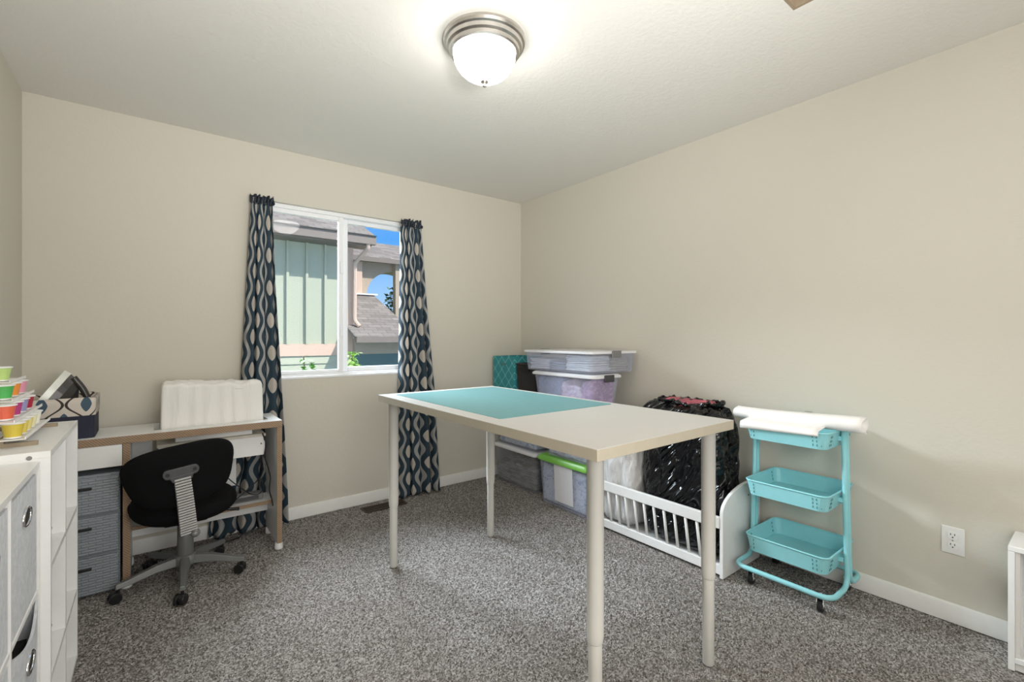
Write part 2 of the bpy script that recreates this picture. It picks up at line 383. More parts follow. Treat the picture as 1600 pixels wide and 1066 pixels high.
# ------------------------------------------------------------------ room shell
# floor: tufted carpet surface with real relief
def carpet():
    nx, ny = 560, 640; x = np.linspace(XL-.02, XR+.02, nx); y = np.linspace(.35, YB+.02, ny)
    rng = np.random.default_rng(3); X, Y = np.meshgrid(x, y); Z = rng.random((ny, nx))*.010-.009
    X = X+(rng.random((ny, nx))-.5)*.003; Y = Y+(rng.random((ny, nx))-.5)*.003
    co = np.stack([X, Y, Z], -1).reshape(-1, 3)
    i = np.arange(nx*ny).reshape(ny, nx); q = np.stack([i[:-1, :-1], i[:-1, 1:], i[1:, 1:], i[1:, :-1]], -1).reshape(-1, 4)
    extra = np.array([[XL-.02, YF-.02, -.004], [XR+.02, YF-.02, -.004], [XR+.02, .36, -.004], [XL-.02, .36, -.004]])
    n0 = len(co); co = np.vstack([co, extra]); q = np.vstack([q, [[n0, n0+1, n0+2, n0+3]]])
    me = bpy.data.meshes.new('floor'); me.vertices.add(len(co)); me.vertices.foreach_set('co', co.ravel())
    me.loops.add(q.size); me.loops.foreach_set('vertex_index', q.ravel()); me.polygons.add(len(q))
    me.polygons.foreach_set('loop_start', np.arange(0, q.size, 4)); me.polygons.foreach_set('loop_total', np.full(len(q), 4))
    me.update(); me.validate(); o = bpy.data.objects.new('floor', me); COL.objects.link(o); me.materials.append(M['carpet']); o['kind'] = 'structure'
carpet()
b = BM(); box(b, XL-.1, XR+.1, YF-.1, YB+.1, -.12, -.02); struct('floor_slab', b, 'cream_box')
# ceiling with the attic hatch recess cut out
HX0, HX1, HY0, HY1 = 1.30, 1.913, .12, .734
b = BM(); T = .12
for a in ((XL-.1, HX0, YF-.1, YB+.1), (HX1, XR+.1, YF-.1, YB+.1), (HX0, HX1, YF-.1, HY0), (HX0, HX1, HY1, YB+.1)): box(b, *a, H, H+T)
struct('ceiling', b, 'ceiling')
h = root('attic_hatch', 'recessed attic hatch in the ceiling at the top edge of the view', 'hatch', (1.6, .43, H))
b = BM(); box(b, HX0+.012, HX1-.012, HY0+.012, HY1-.012, H+.085, H+.115); obj('hatch_panel', b, 'ceiling', h)
b = BM(); frame_h = [(HX0, HX0+.012, HY0, HY1), (HX1-.012, HX1, HY0, HY1), (HX0+.012, HX1-.012, HY0, HY0+.012), (HX0+.012, HX1-.012, HY1-.012, HY1)]
for a_ in frame_h: box(b, *a_, H+.001, H+.12)
bmesh.ops.remove_doubles(b, verts=b.verts, dist=1e-5); obj('hatch_frame', b, 'wood_tan', h)
# walls
b = BM(); box(b, XR, XR+.1, YF-.1, YB+.1, -.02, H); struct('wall_right', b, 'wall')
b = BM(); box(b, XL-.1, XL, YF-.1, YB+.1, -.02, H); struct('wall_left', b, 'wall')
b = BM(); box(b, XL, XR, YF-.1, YF, -.02, H); struct('wall_front', b, 'wall')
WX0, WX1, WZ0, WZ1 = .565, 1.63, .937, 2.098
b = BM()
for a in ((XL, WX0, -.02, H), (WX1, XR, -.02, H), (WX0, WX1, -.02, WZ0), (WX0, WX1, WZ1, H)): box(b, a[0], a[1], YB, YB+.16, a[2], a[3])
bmesh.ops.remove_doubles(b, verts=b.verts, dist=1e-5)
struct('wall_back', b, 'wall')
def baseboard(name, pts_prof, axis, a, bb):
    b = BM(); prism(b, pts_prof, axis, a, bb); struct(name, b, 'trim', bevel=.002)
baseboard('baseboard_back', [(YB, 0), (YB-.013, 0), (YB-.013, .072), (YB-.008, .082), (YB, .082)], 'x', XL, XR-.013)
baseboard('baseboard_right', [(XR, 0), (XR, .082), (XR-.008, .082), (XR-.013, .072), (XR-.013, 0)], 'y', YF, YB)
baseboard('baseboard_left', [(XL, 0), (XL+.013, 0), (XL+.013, .072), (XL+.008, .082), (XL, .082)], 'y', YF, YB-.013)

# ------------------------------------------------------------------ window
def frame_rect(bm, x0, x1, z0, z1, y0, y1, t, tb=None, tt=None, tl=None, tr=None):
    tb = tb or t; tt = tt or t; tl = tl or t; tr = tr or t
    box(bm, x0, x0+tl, y0, y1, z0, z1); box(bm, x1-tr, x1, y0, y1, z0, z1)
    box(bm, x0+tl, x1-tr, y0, y1, z0, z0+tb); box(bm, x0+tl, x1-tr, y0, y1, z1-tt, z1)
win = bpy.data.objects.new('window_1', None); COL.objects.link(win); win.location = (1.07, 3.4, WZ0); win['kind'] = 'structure'
b = BM(); frame_rect(b, WX0, WX1, WZ0, WZ1, 3.365, 3.47, .03, tt=.028, tb=.026); obj('window_frame', b, 'vinyl', win, .003)
b = BM(); box(b, WX0, WX1, YB-.004, 3.366, WZ0-.004, WZ0+.012); obj('window_sill', b, 'vinyl', win, .003)
b = BM(); frame_rect(b, WX0+.03, 1.088, WZ0+.026, WZ1-.028, 3.372, 3.402, .034, tt=.030, tb=.022); ls = obj('sliding_sash', b, 'vinyl', win, .003)
b = BM(); frame_rect(b, 1.072, WX1-.03, WZ0+.026, WZ1-.028, 3.412, 3.445, .05, tt=.028, tb=.034, tl=.06); obj('fixed_sash', b, 'vinyl', win, .003)
b = BM(); box(b, WX0+.06, 1.056, 3.386, 3.390, WZ0+.046, WZ1-.056); g = obj('window_pane', b, 'glass', win)
b = BM(); box(b, 1.13, WX1-.078, 3.427, 3.431, WZ0+.058, WZ1-.054); obj('window_pane', b, 'glass', win)
for z in (1.71, 1.26):
    b = BM(); box(b, 1.062, 1.085, 3.358, 3.373, z-.045, z+.045); obj('window_latch', b, 'vinyl', win, .006)

# ------------------------------------------------------------------ curtains
def curtain(name, label, prof, ncol, folds, y0, z0, z1, phase, seed):
    """prof: list of (height fraction from the top, left x, right x)"""
    rt = root(name, label, 'curtain', ((prof[-1][1]+prof[-1][2])/2, y0, z0))
    nu, nv = 220, 90; me = bpy.data.meshes.new('curtain_panel'); vs = []; uvs = []; fs = []
    hh = [p[0] for p in prof]
    def L(t, j): return float(np.interp(t, hh, [p[j] for p in prof]))
    for j in range(nv+1):
        t = j/nv; xl, xr = L(t, 1), L(t, 2); z = z1-(z1-z0)*t
        amp = (.010+.022*min(1, t*1.6))
        for i in range(nu+1):
            s = i/nu; ss = s+.018*math.sin(5*PI*s+seed)*math.sin(PI*s)
            a = 2*PI*folds*s+phase+.5*math.sin(t*2.2+seed+s*3)
            y = y0+amp*(math.sin(a)+.35*math.sin(2.3*a+seed))-.004*t
            x = xl+(xr-xl)*ss+amp*.45*math.sin(a*1.0+1.2)
            zz = z-(.006*math.sin(a*1.3+seed) if j == nv else 0)
            vs.append((x, min(y, YB-.018), zz)); uvs.append((s*ncol+.3+seed, (z1-z)/.205+.2*seed))
    for j in range(nv):
        for i in range(nu):
            q = j*(nu+1)+i; fs.append((q, q+1, q+nu+2, q+nu+1))
    me.from_pydata(vs, [], fs); uvl = me.uv_layers.new(name='UVMap')
    for l in me.loops: uvl.data[l.index].uv = uvs[l.vertex_index]
    for p in me.polygons: p.use_smooth = True
    me.materials.append(M['curtain']); o = bpy.data.objects.new('curtain_panel', me); COL.objects.link(o); o.parent = rt
    o.matrix_parent_inverse = Matrix.Translation(-rt.location)
    sm = o.modifiers.new('thickness', 'SOLIDIFY'); sm.thickness = .0015
    # gathered heading
    b = BM(); xl, xr = prof[0][1]-.004, prof[0][2]+.004; n = 90; rows = []
    random.seed(int(seed*10)+3)
    for j in range(7):
        z = z1+.012-.052*j/6; row = []
        for i in range(n+1):
            s = i/n; x = xl+(xr-xl)*s; yy = y0-.012+.016*math.sin(s*46+j*.6)+random.uniform(-.006, .006)
            row.append(b.verts.new((x+random.uniform(-.003, .003), yy, z+random.uniform(-.004, .004)+(.008*math.sin(s*33+seed) if j == 0 else 0))))
        rows.append(row)
    for r0, r1 in zip(rows, rows[1:]):
        for i in range(n): b.faces.new((r0[i], r0[i+1], r1[i+1], r1[i]))
    o = obj('curtain_heading', b, 'ruffle', rt, smooth=True); sm = o.modifiers.new('thickness', 'SOLIDIFY'); sm.thickness = .002
    # short rod hidden in the heading, with its wall bracket
    b = BM(); cyl(b, (xl+.01, y0+.012, z1-.015), (xr-.01, y0+.012, z1-.015), .006); box(b, (xl+xr)/2-.01, (xl+xr)/2+.01, y0+.012, YB, z1-.022, z1-.008)
    obj('curtain_rod', b, 'vinyl', rt)
    return rt
curtain('curtain', 'blue and cream wave-print curtain left of the window, behind the desk',
        [(0, .487, .612), (.25, .46, .632), (.55, .425, .668), (.72, .36, .685), (.9, .27, .70), (1, .25, .705)], 5.8, 3.6, 3.275, .02, 2.085, .6, 1.3)
curtain('curtain', 'blue and cream wave-print curtain right of the window, behind the craft table',
        [(0, 1.487, 1.645), (.3, 1.48, 1.69), (.6, 1.472, 1.75), (1, 1.468, 1.80)], 5.8, 3.4, 3.272, .012, 2.088, 2.2, 2.6)

# ------------------------------------------------------------------ ceiling light
cl = root('ceiling_light', 'round flush ceiling light with frosted bowl and brushed nickel ring', 'ceiling light', (1.09, 1.59, H))
b = BM(); lathe(b, [(.168, H), (.170, H-.012), (.166, H-.022), (.158, H-.026), (.155, H-.040), (.146, H-.046), (.143, H-.058), (.134, H-.062), (.120, H-.062)], 1.09, 1.59, 160)
obj('light_base', b, 'nickel', cl, smooth=False)
k = mat('frosted_glass_lit', (.9, .9, .88), .4, emit=(1, .965, .93), es=22)
b = BM(); prof = []
for i in range(15):
    a = (PI/2)*i/14; prof.append((.128*math.cos(a)**1.05 if i < 14 else 0, H-.060-.112*math.sin(a)))
lathe(b, prof, 1.09, 1.59, 96, .012, 24)
bo = obj('light_bowl', b, k.m, cl, smooth=True)
b = BM(); lathe(b, [(0, H-.168), (.016, H-.170), (.017, H-.176), (.007, H-.180), (.006, H-.188), (.009, H-.192), (0, H-.199)], 1.09, 1.59, 24); obj('finial', b, 'nickel', cl, smooth=True)

# ------------------------------------------------------------------ craft table
TX0, TX1, TY0, TY1, TZ = .957, 1.703, .856, 2.40, .905
t = root('craft_table', 'tall craft table with cream top and round white legs in the room\'s middle', 'table', (1.33, 1.62, 0))
b = BM(); box(b, TX0, TX1, TY0, TY1, TZ-.034, TZ-.0015); obj('table_edge', b, 'table_edge', t, .001, label='beige edge band')
b = BM(); box(b, TX0, TX1, TY0, TY1, TZ-.0015, TZ); obj('tabletop', b, 'table_top', t, .0007)
for x, y in ((TX0+.07, TY0+.07), (TX1-.07, TY0+.06), (TX0+.055, 2.325), (TX1-.065, 2.325)):
    b = BM(); lathe(b, [(.018, 0), (.0205, .004), (.0205, .318), (.0205, .3195), (.0228, .320), (.0232, .322), (.0248, .340), (.025, .345), (.025, TZ-.037), (.04, TZ-.037), (.04, TZ-.034)], x, y, 36)
    lo = obj('leg', b, 'table_leg', t, smooth=True)
    for p in lo.data.polygons:
        if abs(p.normal.z) > .9: p.use_smooth = False
b = BM(); prism(b, rrect(1.03, 1.665, 1.40, 2.335, .01), 'z', TZ, TZ+.002)
tag(obj('cutting_mat', b, 'cut_mat'), 'large teal cutting mat lying on the craft table', 'cutting mat')

# ------------------------------------------------------------------ desk
DX0, DX1, DY0, DY1, DZ = -.497, .590, 2.90, 3.23, .738
d = root('desk', 'white sewing desk with bare plywood edges against the back wall', 'desk', (.05, 3.08, 0))
SX0, SX1, SY0, SY1 = .01, .535, 2.985, 3.20   # slot the machine sits in
b = BM()
for a in ((DX0, SX0, DY0+.003, DY1), (SX1, DX1, DY0+.003, DY1), (SX0, SX1, DY0+.003, SY0), (SX0, SX1, SY1, DY1)): box(b, *a, DZ-.034, DZ)
bmesh.ops.remove_doubles(b, verts=b.verts, dist=1e-5)
obj('desk_top', b, 'white', d)
b = BM(); box(b, DX0, DX1, DY0, DY0+.003, DZ-.036, DZ-.001); box(b, DX1, DX1+.001, DY0, DY1, DZ-.036, DZ-.001); obj('front_edge', b, 'ply', d, label='bare plywood front edge')
for x0, x1 in ((DX1-.026, DX1), (-.108, -.080), (DX0, DX0+.02)):
    b = BM(); box(b, x0, x1, DY0+.003, DY1, .04, DZ-.034); sp = obj('side_panel', b, 'white', d)
    b = BM(); box(b, x0, x1, DY0, DY0+.003, .04, DZ-.034); obj('panel_edge', b, 'ply', sp, label='bare plywood panel edge')
    for yy in (DY0+.025, DY1-.03):
        b = BM(); lathe(b, [(.020, 0), (.022, .006), (.020, .036), (.014, .041)], (x0+x1)/2, yy, 24); obj('foot', b, 'white_plastic', d, smooth=True)
b = BM(); box(b, -.08, DX1-.026, 3.04, DY1-.02, .232, .252); sh = obj('lower_shelf', b, 'white', d)
b = BM(); box(b, -.08, DX1-.026, 3.037, 3.04, .232, .252); obj('shelf_edge', b, 'ply', sh)
b = BM(); box(b, -.08, DX1-.026, 3.185, 3.20, .150, .232); obj('apron', b, 'white', d)
b = BM(); box(b, -.08, .005, 3.19, 3.20, .5, DZ-.034); box(b, -.08, .40, 3.20, 3.215, .33, .52); obj('back_panel', b, 'white', d)
b = BM()
x0, x1, y0, y1, z0, z1 = .03, .520, 3.0, 3.18, .535, .672
box(b, x0, x1, y0, y0+.012, z0, z1-.03); box(b, x0, x1, y1-.012, y1, z0, z1-.03); box(b, x0, x0+.012, y0+.012, y1-.012, z0, z1-.03)
box(b, x1-.012, x1, y0+.012, y1-.012, z0, z1-.03); obj('machine_well', b, 'white', d)
b = BM(); box(b, x0-.008, x1+.003, y0-.006, y1, z1-.03, z1-.015); obj('lift_board', b, 'cream_box', d, .002)
b = BM(); cyl(b, (.500, 2.999, .60), (.500, 3.001, .60), .004); obj('screw', b, 'dark_metal', d)
# drawer in the desk
b = BM(); box(b, DX0+.022, -.110, DY0+.002, DY0+.30, .597, .700); obj('drawer', b, 'white', d, .002)

# three-drawer tower
tw = root('drawer_tower', 'grey woven-look plastic three-drawer tower under the desk\'s left end', 'drawers', (-.28, 3.0, 0))
b = BM(); box(b, -.455, -.118, 2.925, 3.22, .002, .566); obj('tower_frame', b, 'drawer_weave', tw, .006)
for i in range(3):
    z0 = .012+i*.186
    b = BM(); box(b, -.45, -.123, 2.906, 2.925, z0, z0+.172); dr = obj('drawer', b, 'drawer_weave', tw, .006)
    b = BM(); box(b, -.345, -.218, 2.894, 2.907, z0+.118, z0+.130); obj('handle', b, 'black_plastic', dr, .004)

# covered sewing machine
def rounded_block(x0, x1, y0, y1, z0, z1, r, nx=40, ny=14, nz=20, fn=None):
    b = BM(); vs = box(b, 0, 1, 0, 1, 0, 1)
    bmesh.ops.subdivide_edges(b, edges=b.edges[:], cuts=nx if isinstance(nx, int) else 10, use_grid_fill=True)
    c = Vector(((x0+x1)/2, (y0+y1)/2, (z0+z1)/2)); hs = Vector(((x1-x0)/2, (y1-y0)/2, (z1-z0)/2))
    for v in b.verts:
        p = Vector(((v.co.x-.5)*2*hs.x, (v.co.y-.5)*2*hs.y, (v.co.z-.5)*2*hs.z))
        q = Vector([max(-(hs[i]-r), min(hs[i]-r, p[i])) for i in range(3)]); dd = p-q
        if dd.length > 1e-9: p = q+dd.normalized()*min(r, max(abs(dd.x), abs(dd.y), abs(dd.z)))
        p = c+p
        if fn: p = fn(p)
        v.co = p
    return b
def cover_fn(p):
    z = (p.z-.735)/.226
    n = noise.noise(Vector((p.x*14, p.y*14, p.z*5)))
    f = max(0, z); out = Vector((p.x, p.y, p.z))
    out.y += .006*math.sin(p.x*95+2*noise.noise(Vector((p.x*9, 0, 0))))*(1-.5*f)+.006*n
    out.x += .012*(1-f)*(1 if p.x > .27 else -.4)*(.5)
    if z > .85: out.z += .016*noise.noise(Vector((p.x*22, p.y*30, 1)))+.006*math.sin(p.x*9+1)
    return out
b = rounded_block(.040, .508, 3.0, 3.165, .700, .966, .022, 44, fn=cover_fn)
sm = root('sewing_machine', 'sewing machine hidden under a gathered white cloth cover on the desk', 'sewing machine', (.27, 3.08, .672))
obj('cloth_cover', b, 'cover', sm, smooth=True)
b = BM(); box(b, .10, .46, 3.03, 3.15, .655, .702); obj('machine_base', b, 'white_plastic', sm, .004)

# power strip and cables
ps = root('power_strip', 'grey power adapter box lying on the desk\'s low shelf among cables', 'power strip', (.44, 3.12, .252))
b = BM(); box(b, .335, .525, 3.085, 3.155, .252, .292); obj('strip_body', b, 'grey_plastic', ps, .008)
b = BM(); box(b, .36, .50, 3.075, 3.086, .262, .280); obj('strip_front', b, 'dark_metal', ps, .003)
def cable(pts, label, r=.0035, name='cable'):
    b = BM(); tube(b, catmull(pts, 8), r, 8); return tag(obj(name, b, 'black_cable', smooth=True), label, 'cable')
cable([(.505, 2.99, .66), (.522, 2.985, .60), (.515, 2.985, .53), (.53, 2.985, .47), (.545, 2.99, .40), (.54, 2.985, .33), (.552, 2.98, .27), (.556, 2.975, .235)], 'black cable hanging down beside the desk\'s right inner panel')
cable([(.52, 3.0, .64), (.50, 3.01, .56), (.50, 3.01, .49), (.515, 3.03, .44), (.49, 3.05, .38), (.42, 3.05, .32), (.36, 3.05, .275), (.30, 3.055, .258)], 'black cable looping diagonally down to the desk\'s low shelf')
cable([(.29, 3.06, .50), (.34, 3.05, .42), (.41, 3.05, .345), (.46, 3.06, .30), (.50, 3.06, .296), (.52, 3.05, .33), (.51, 3.06, .38)], 'black cable looping in front of the grey adapter box', .003)
cable([(-.04, 3.14, .006), (.05, 3.17, .007), (.16, 3.16, .006), (.26, 3.18, .006), (.36, 3.20, .006), (.42, 3.22, .006)], 'black cable lying on the carpet along the wall under the desk', .004)

# navy bin with patterned liner and the iron
nb = root('fabric_bin', 'navy fabric bin with folded cream leaf-print liner on the desk', 'storage bin', (-.33, 3.07, DZ))
def hollow(b, x0, x1, y0, y1, z0, z1, t=.006, floor=True, flare=0, r=.012):
    lo = rrect(x0+flare, x1-flare, y0+flare, y1-flare, r, 4); hi = rrect(x0, x1, y0, y1, r, 4)
    li = rrect(x0+flare+t, x1-flare-t, y0+flare+t, y1-flare-t, max(r-t, .002), 4); hin = rrect(x0+t, x1-t, y0+t, y1-t, max(r-t, .002), 4)
    L = [[(x, y, z0) for x, y in lo], [(x, y, z1) for x, y in hi], [(x, y, z1) for x, y in hin], [(x, y, z0+t) for x, y in li]]
    loft(b, L, floor, floor)
    if not floor: pass
b = BM(); hollow(b, -.452, -.212, 2.945, 3.19, DZ, .925, .006, r=.02); obj('bin_body', b, 'navy', nb, smooth=False)
b = BM()
o = rrect(-.457, -.207, 2.940, 3.195, .022, 5); i_ = rrect(-.445, -.219, 2.952, 3.183, .015, 5)
o2 = rrect(-.455, -.209, 2.942, 3.193, .022, 5)
loft(b, [[(x, y, .845) for x, y in o2], [(x, y, .90) for x, y in o], [(x, y, .930+.004*math.sin(x*90+y*70)) for x, y in o], [(x, y, .928) for x, y in i_], [(x, y, .86) for x, y in i_]], False, False)
obj('liner', b, 'liner', nb, smooth=True, label='cream liner with dark scrolls and blue leaves')
ir = root('clothes_iron', 'dark clothes iron standing point-up in the navy fabric bin', 'iron', (-.325, 3.06, .76))
# soleplate seen edge-on leaning, body behind it: profile in the x-z plane, thickness along y
b = BM(); th = R(38)
Rm = Matrix.Rotation(R(33), 3, 'Y')
def irn(u, wdt, v):   # u along soleplate (0 heel .. 1 tip), wdt across, v away from soleplate
    L = .23; e = Rm @ Vector((v, wdt, u*L)); return Vector((-.452, 3.06, .862)) + e
def plate(b, v0, v1, sc=1.0):
    pts = []
    for i in range(9):
        u = i/8; pts.append((u, .05*sc*(1-(u**2.6))))
    out = [(u, wd) for u, wd in pts]+[(u, -wd) for u, wd in pts[::-1][1:]]
    A = [b.verts.new(irn(u, wd, v0)) for u, wd in out]; B = [b.verts.new(irn(u, wd, v1)) for u, wd in out]
    n = len(out); b.faces.new(A); b.faces.new(B[::-1])
    for i in range(n): b.faces.new((A[i], B[i], B[(i+1) % n], A[(i+1) % n]))
plate(b, 0, .030); obj('soleplate', b, 'silver', ir, .002, label='pale soleplate side')
b = BM()
for j in range(12):
    pass
rings = []
for v, ulen, sc in ((.030, .98, 1.0), (.06, .93, .95), (.09, .80, .8), (.115, .62, .55)):
    ring = []
    pts = [(.0+ulen*i/8, .05*sc*(1-((i/8)**2.6))) for i in range(9)]
    out = pts+[(u, -wd) for u, wd in pts[::-1][1:]]
    ring = [irn(u, wd, v) for u, wd in out]; rings.append(ring)
loft(b, rings); obj('iron_body', b, 'iron_body', ir, smooth=False)
b = BM(); tube(b, catmull([irn(.0, 0, .10), irn(.0, 0, .17), irn(.25, 0, .195), irn(.55, 0, .17), irn(.78, 0, .115), irn(.94, 0, .045)], 8), .014, 12); obj('handle', b, 'iron_body', ir, smooth=True)
b = BM(); cyl(b, irn(.36, -.012, .115), irn(.36, .012, .14), .02); obj('dial', b, 'grey_plastic', ir, .002)

# ------------------------------------------------------------------ white cube organizer with open shelves (left foreground)
AX0, AX1, AY0, AY1, AZ = -.505, -.220, 1.800, 2.400, .897
a = root('cube_organizer', 'white open cube organizer, taller of the two shelf units at the left wall', 'shelf unit', (-.36, 2.1, 0))
T = .016
b = BM(); box(b, AX0, AX1, AY0, AY1, AZ-.018, AZ); obj('top_panel', b, 'white', a, .001)
for y0 in (AY0, AY1-T): 
    b = BM(); box(b, AX0, AX1, y0, y0+T, 0, AZ-.018); obj('side_panel', b, 'white', a, .001)
b = BM(); box(b, AX0, AX1-.001, 2.092, 2.092+T, .0, AZ-.018); obj('divider', b, 'white', a, .001)
for z in (.265, .578, .01):
    for y0, y1 in ((AY0+T, 2.092), (2.092+T, AY1-T)):
        b = BM(); box(b, AX0, AX1-.001, y0, y1, z-T, z) if z > .05 else box(b, AX0, AX1-.001, y0, y1, .0, .016); obj('shelf', b, 'white', a, .001)
b = BM(); box(b, AX0, AX0+.004, AY0+T, AY1-T, .016, AZ-.018); obj('back_panel', b, 'white', a)
b = BM(); cyl(b, (-.262, AY0-.001, .882), (-.262, AY0+.002, .882), .006); obj('cam_lock', b, 'grey_plastic', a)
for z in (.585, .272):
    b = BM(); cyl(b, (-.26, 2.089, z+.012), (-.26, 2.093, z+.012), .008); obj('cam_lock', b, 'grey_plastic', a)
# lower unit with felt bins
BX0, BX1, BY0, BY1, BZ = -.505, -.241, 1.142, 1.797, .872
u = root('bin_shelf_unit', 'white cube shelf unit filled with pale grey fabric bins, nearest at left', 'shelf unit', (-.37, 1.47, 0))
b = BM(); box(b, BX0, BX1, BY0, BY1, BZ-.016, BZ); obj('top_panel', b, 'white', u, .001)
for y0 in (BY0, BY1-T):
    b = BM(); box(b, BX0, BX1, y0, y0+T, 0, BZ-.016); obj('side_panel', b, 'white', u, .001)
yd = (BY0+BY1)/2
b = BM(); box(b, BX0, BX1, yd-.006, yd+.006, 0, BZ-.016); obj('divider', b, 'white', u, .001)
for z in (.529, .20):
    for y0, y1 in ((BY0+T, yd-.006), (yd+.006, BY1-T)):
        b = BM(); box(b, BX0, BX1-.001, y0, y1, z-.012, z); obj('shelf', b, 'white', u, .001)
b = BM(); box(b, BX0, BX0+.004, BY0+T, BY1-T, .02, BZ-.016); obj('back_panel', b, 'white', u)
bins = []
def felt_bin(y0, y1, z0, z1, label, tilt=0, droop=0):
    r_ = root('fabric_cube_bin', label, 'storage bin', (BX1-.12, (y0+y1)/2, z0), 'pale grey fabric bins in the white shelf unit')
    b = BM(); X1 = BX1-.004
    lo = [(BX0+.03, y0), (X1, y0), (X1, y1), (BX0+.03, y1)]
    t_ = .006; n = 12
    # front face grid with slight belly and drooping rim
    def front(s, q, off):
        y = y0+(y1-y0)*s; z = z0+(z1-z0)*q
        return Vector((X1+.003*math.sin(PI*s)*math.sin(PI*q)-off+tilt*q*q*(.3+.7*math.sin(PI*s)), y, z-droop*q*q*math.sin(PI*s)))
    for off in (0, t_):
        G = [[b.verts.new(front(i/n, j/n, off)) for i in range(n+1)] for j in range(n+1)]
        for j in range(n):
            for i in range(n):
                f = (G[j][i], G[j][i+1], G[j+1][i+1], G[j+1][i]); b.faces.new(f if off == 0 else f[::-1])
        if off == 0: top0 = G[-1]
        else:
            for i in range(n): b.faces.new((top0[i], top0[i+1], G[-1][i+1], G[-1][i]))
    for yy0, yy1 in ((y0, y0+t_), (y1-t_, y1)): box(b, BX0+.03, X1-t_, yy0, yy1, z0, z1-.01)
    box(b, BX0+.03, BX0+.036, y0+t_, y1-t_, z0, z1-.01); box(b, BX0+.036, X1-t_, y0+t_, y1-t_, z0, z0+t_)
    obj('bin_body', b, 'felt', r_, smooth=False)
    b = BM(); box(b, BX0+.034, X1-.012-.004, y0+.012, y1-.012, z0+.01, z1-.09); obj('interior_shade', b, 'hole', r_)  # dark block standing in for the shade inside the bin
    yc = (y0+y1)/2-.0; zc = z0+(z1-z0)*.775; xx = X1+.004+tilt*.5
    b = BM(); pts = [(xx, yc+.042*math.cos(2*PI*i/28), zc-droop*.6+.021*math.sin(2*PI*i/28)) for i in range(28)]
    tube(b, pts, .004, 8, closed=True); obj('grommet', b, 'chrome', r_, smooth=True, label='shiny oval metal handle ring')
    b = BM(); pr = [(yc+.040*math.cos(2*PI*i/28), zc-droop*.6+.019*math.sin(2*PI*i/28)) for i in range(28)]; prism(b, pr, 'x', xx-.003, xx+.0005); obj('handle_hole', b, 'hole', r_)
YA, YB2 = BY0+T+.005, yd-.010; YC, YD = yd+.010, BY1-T-.004
felt_bin(YC, YD, .530, .842, 'pale grey fabric bin, top row, right column of the low shelf unit')
felt_bin(YA, YB2, .530, .842, 'pale grey fabric bin, top row, cut by the left picture edge')
felt_bin(YC, YD, .201, .500, 'pale grey fabric bin with sagging open front, lower row, right column', .012, .035)
felt_bin(YA, YB2, .201, .500, 'pale grey fabric bin in the lower row\'s left column, mostly below the picture', .0, .01)

# cup rack on the organizer
rk = root('cup_rack', 'stepped white-trayed wood rack of coloured cups on the white organizer', 'rack', (-.40, 2.02, AZ))
rows = [(-.312-.020*i, AZ+.026+.050*i) for i in range(4)]
ystart = [1.92, 1.94, 2.04, 2.13]; ysp = [.066, .088, .095, .09]
for i, (x, z) in enumerate(rows):
    b = BM(); box(b, x-.024, x+.030, 1.89 if i == 0 else ystart[i]-.06, 2.30, z-.003, z-.0008); box(b, x+.028, x+.030, 1.89 if i == 0 else ystart[i]-.06, 2.30, z-.0008, z+.006); obj('tray', b, 'paper', rk, .0005)
for y in (1.925, 2.285):
    b = BM(); box(b, -.47, -.262, y-.007, y+.007, AZ, AZ+.012); obj('rack_foot', b, 'wood_tan', rk, label='bare wooden foot')
for y in (2.09, 2.295):
    b = BM(); prism(b, [(-.35, AZ+.012), (-.338, AZ+.012), (-.400, rows[3][1]-.004), (-.412, rows[3][1]-.004)], 'y', y-.004, y+.004); obj('rack_upright', b, 'wood_tan', rk)
b = BM(); box(b, -.35, -.338, 1.918, 2.299, AZ+.012, AZ+.018); box(b, -.339, -.330, 1.918, 2.299, AZ+.012, AZ+.0225); obj('rack_rail', b, 'wood_tan', rk)
cupcols = [
 [((.62, .48, .06), 'mustard yellow'), ((.72, .58, .12), 'golden yellow'), ((.78, .68, .25), 'pale yellow'), ((.80, .75, .48), 'cream yellow'), ((.86, .84, .74), 'ivory white')],
 [((.70, .13, .07), 'red-orange'), ((.45, .05, .20), 'magenta'), ((.30, .29, .50), 'lavender'), ((.40, .02, .05), 'crimson')],
 [((.08, .42, .10), 'green'), ((.78, .28, .05), 'orange'), ((.72, .30, .42), 'pink')],
 [((.45, .62, .20), 'light green')]]
rown = ['bottom', 'second', 'third', 'top']
for i, row in enumerate(cupcols):
    x, z = rows[i]
    for j, (c, cn) in enumerate(row):
        y = ystart[i]+ysp[i]*j
        cr = root('paper_cup', f'{cn} cup with white rim in the {rown[i]} row of the rack', 'cup', (x, y, z+.001), 'coloured cups on the stepped rack')
        b = BM(); lathe(b, [(.0165, 0), (.0175, .002), (.0235, .040), (.0215, .040), (.016, .004)], 0, 0, 24); ob = obj('cup_body', b, varied('cup_colour', c, .45, .05), cr, smooth=False, local=True)
        b = BM(); lathe(b, [(.0235, .040), (.0265, .041), (.0268, .044), (.022, .0455), (0, .0455)], 0, 0, 24); obj('rim_lid', b, 'white_plastic', cr, local=True)
        b = BM(); lathe(b, [(.0170, -.0005), (.0185, .0), (.0188, .004), (.0172, .0045)], 0, 0, 24); obj('base_ring', b, 'white_plastic', cr, local=True)

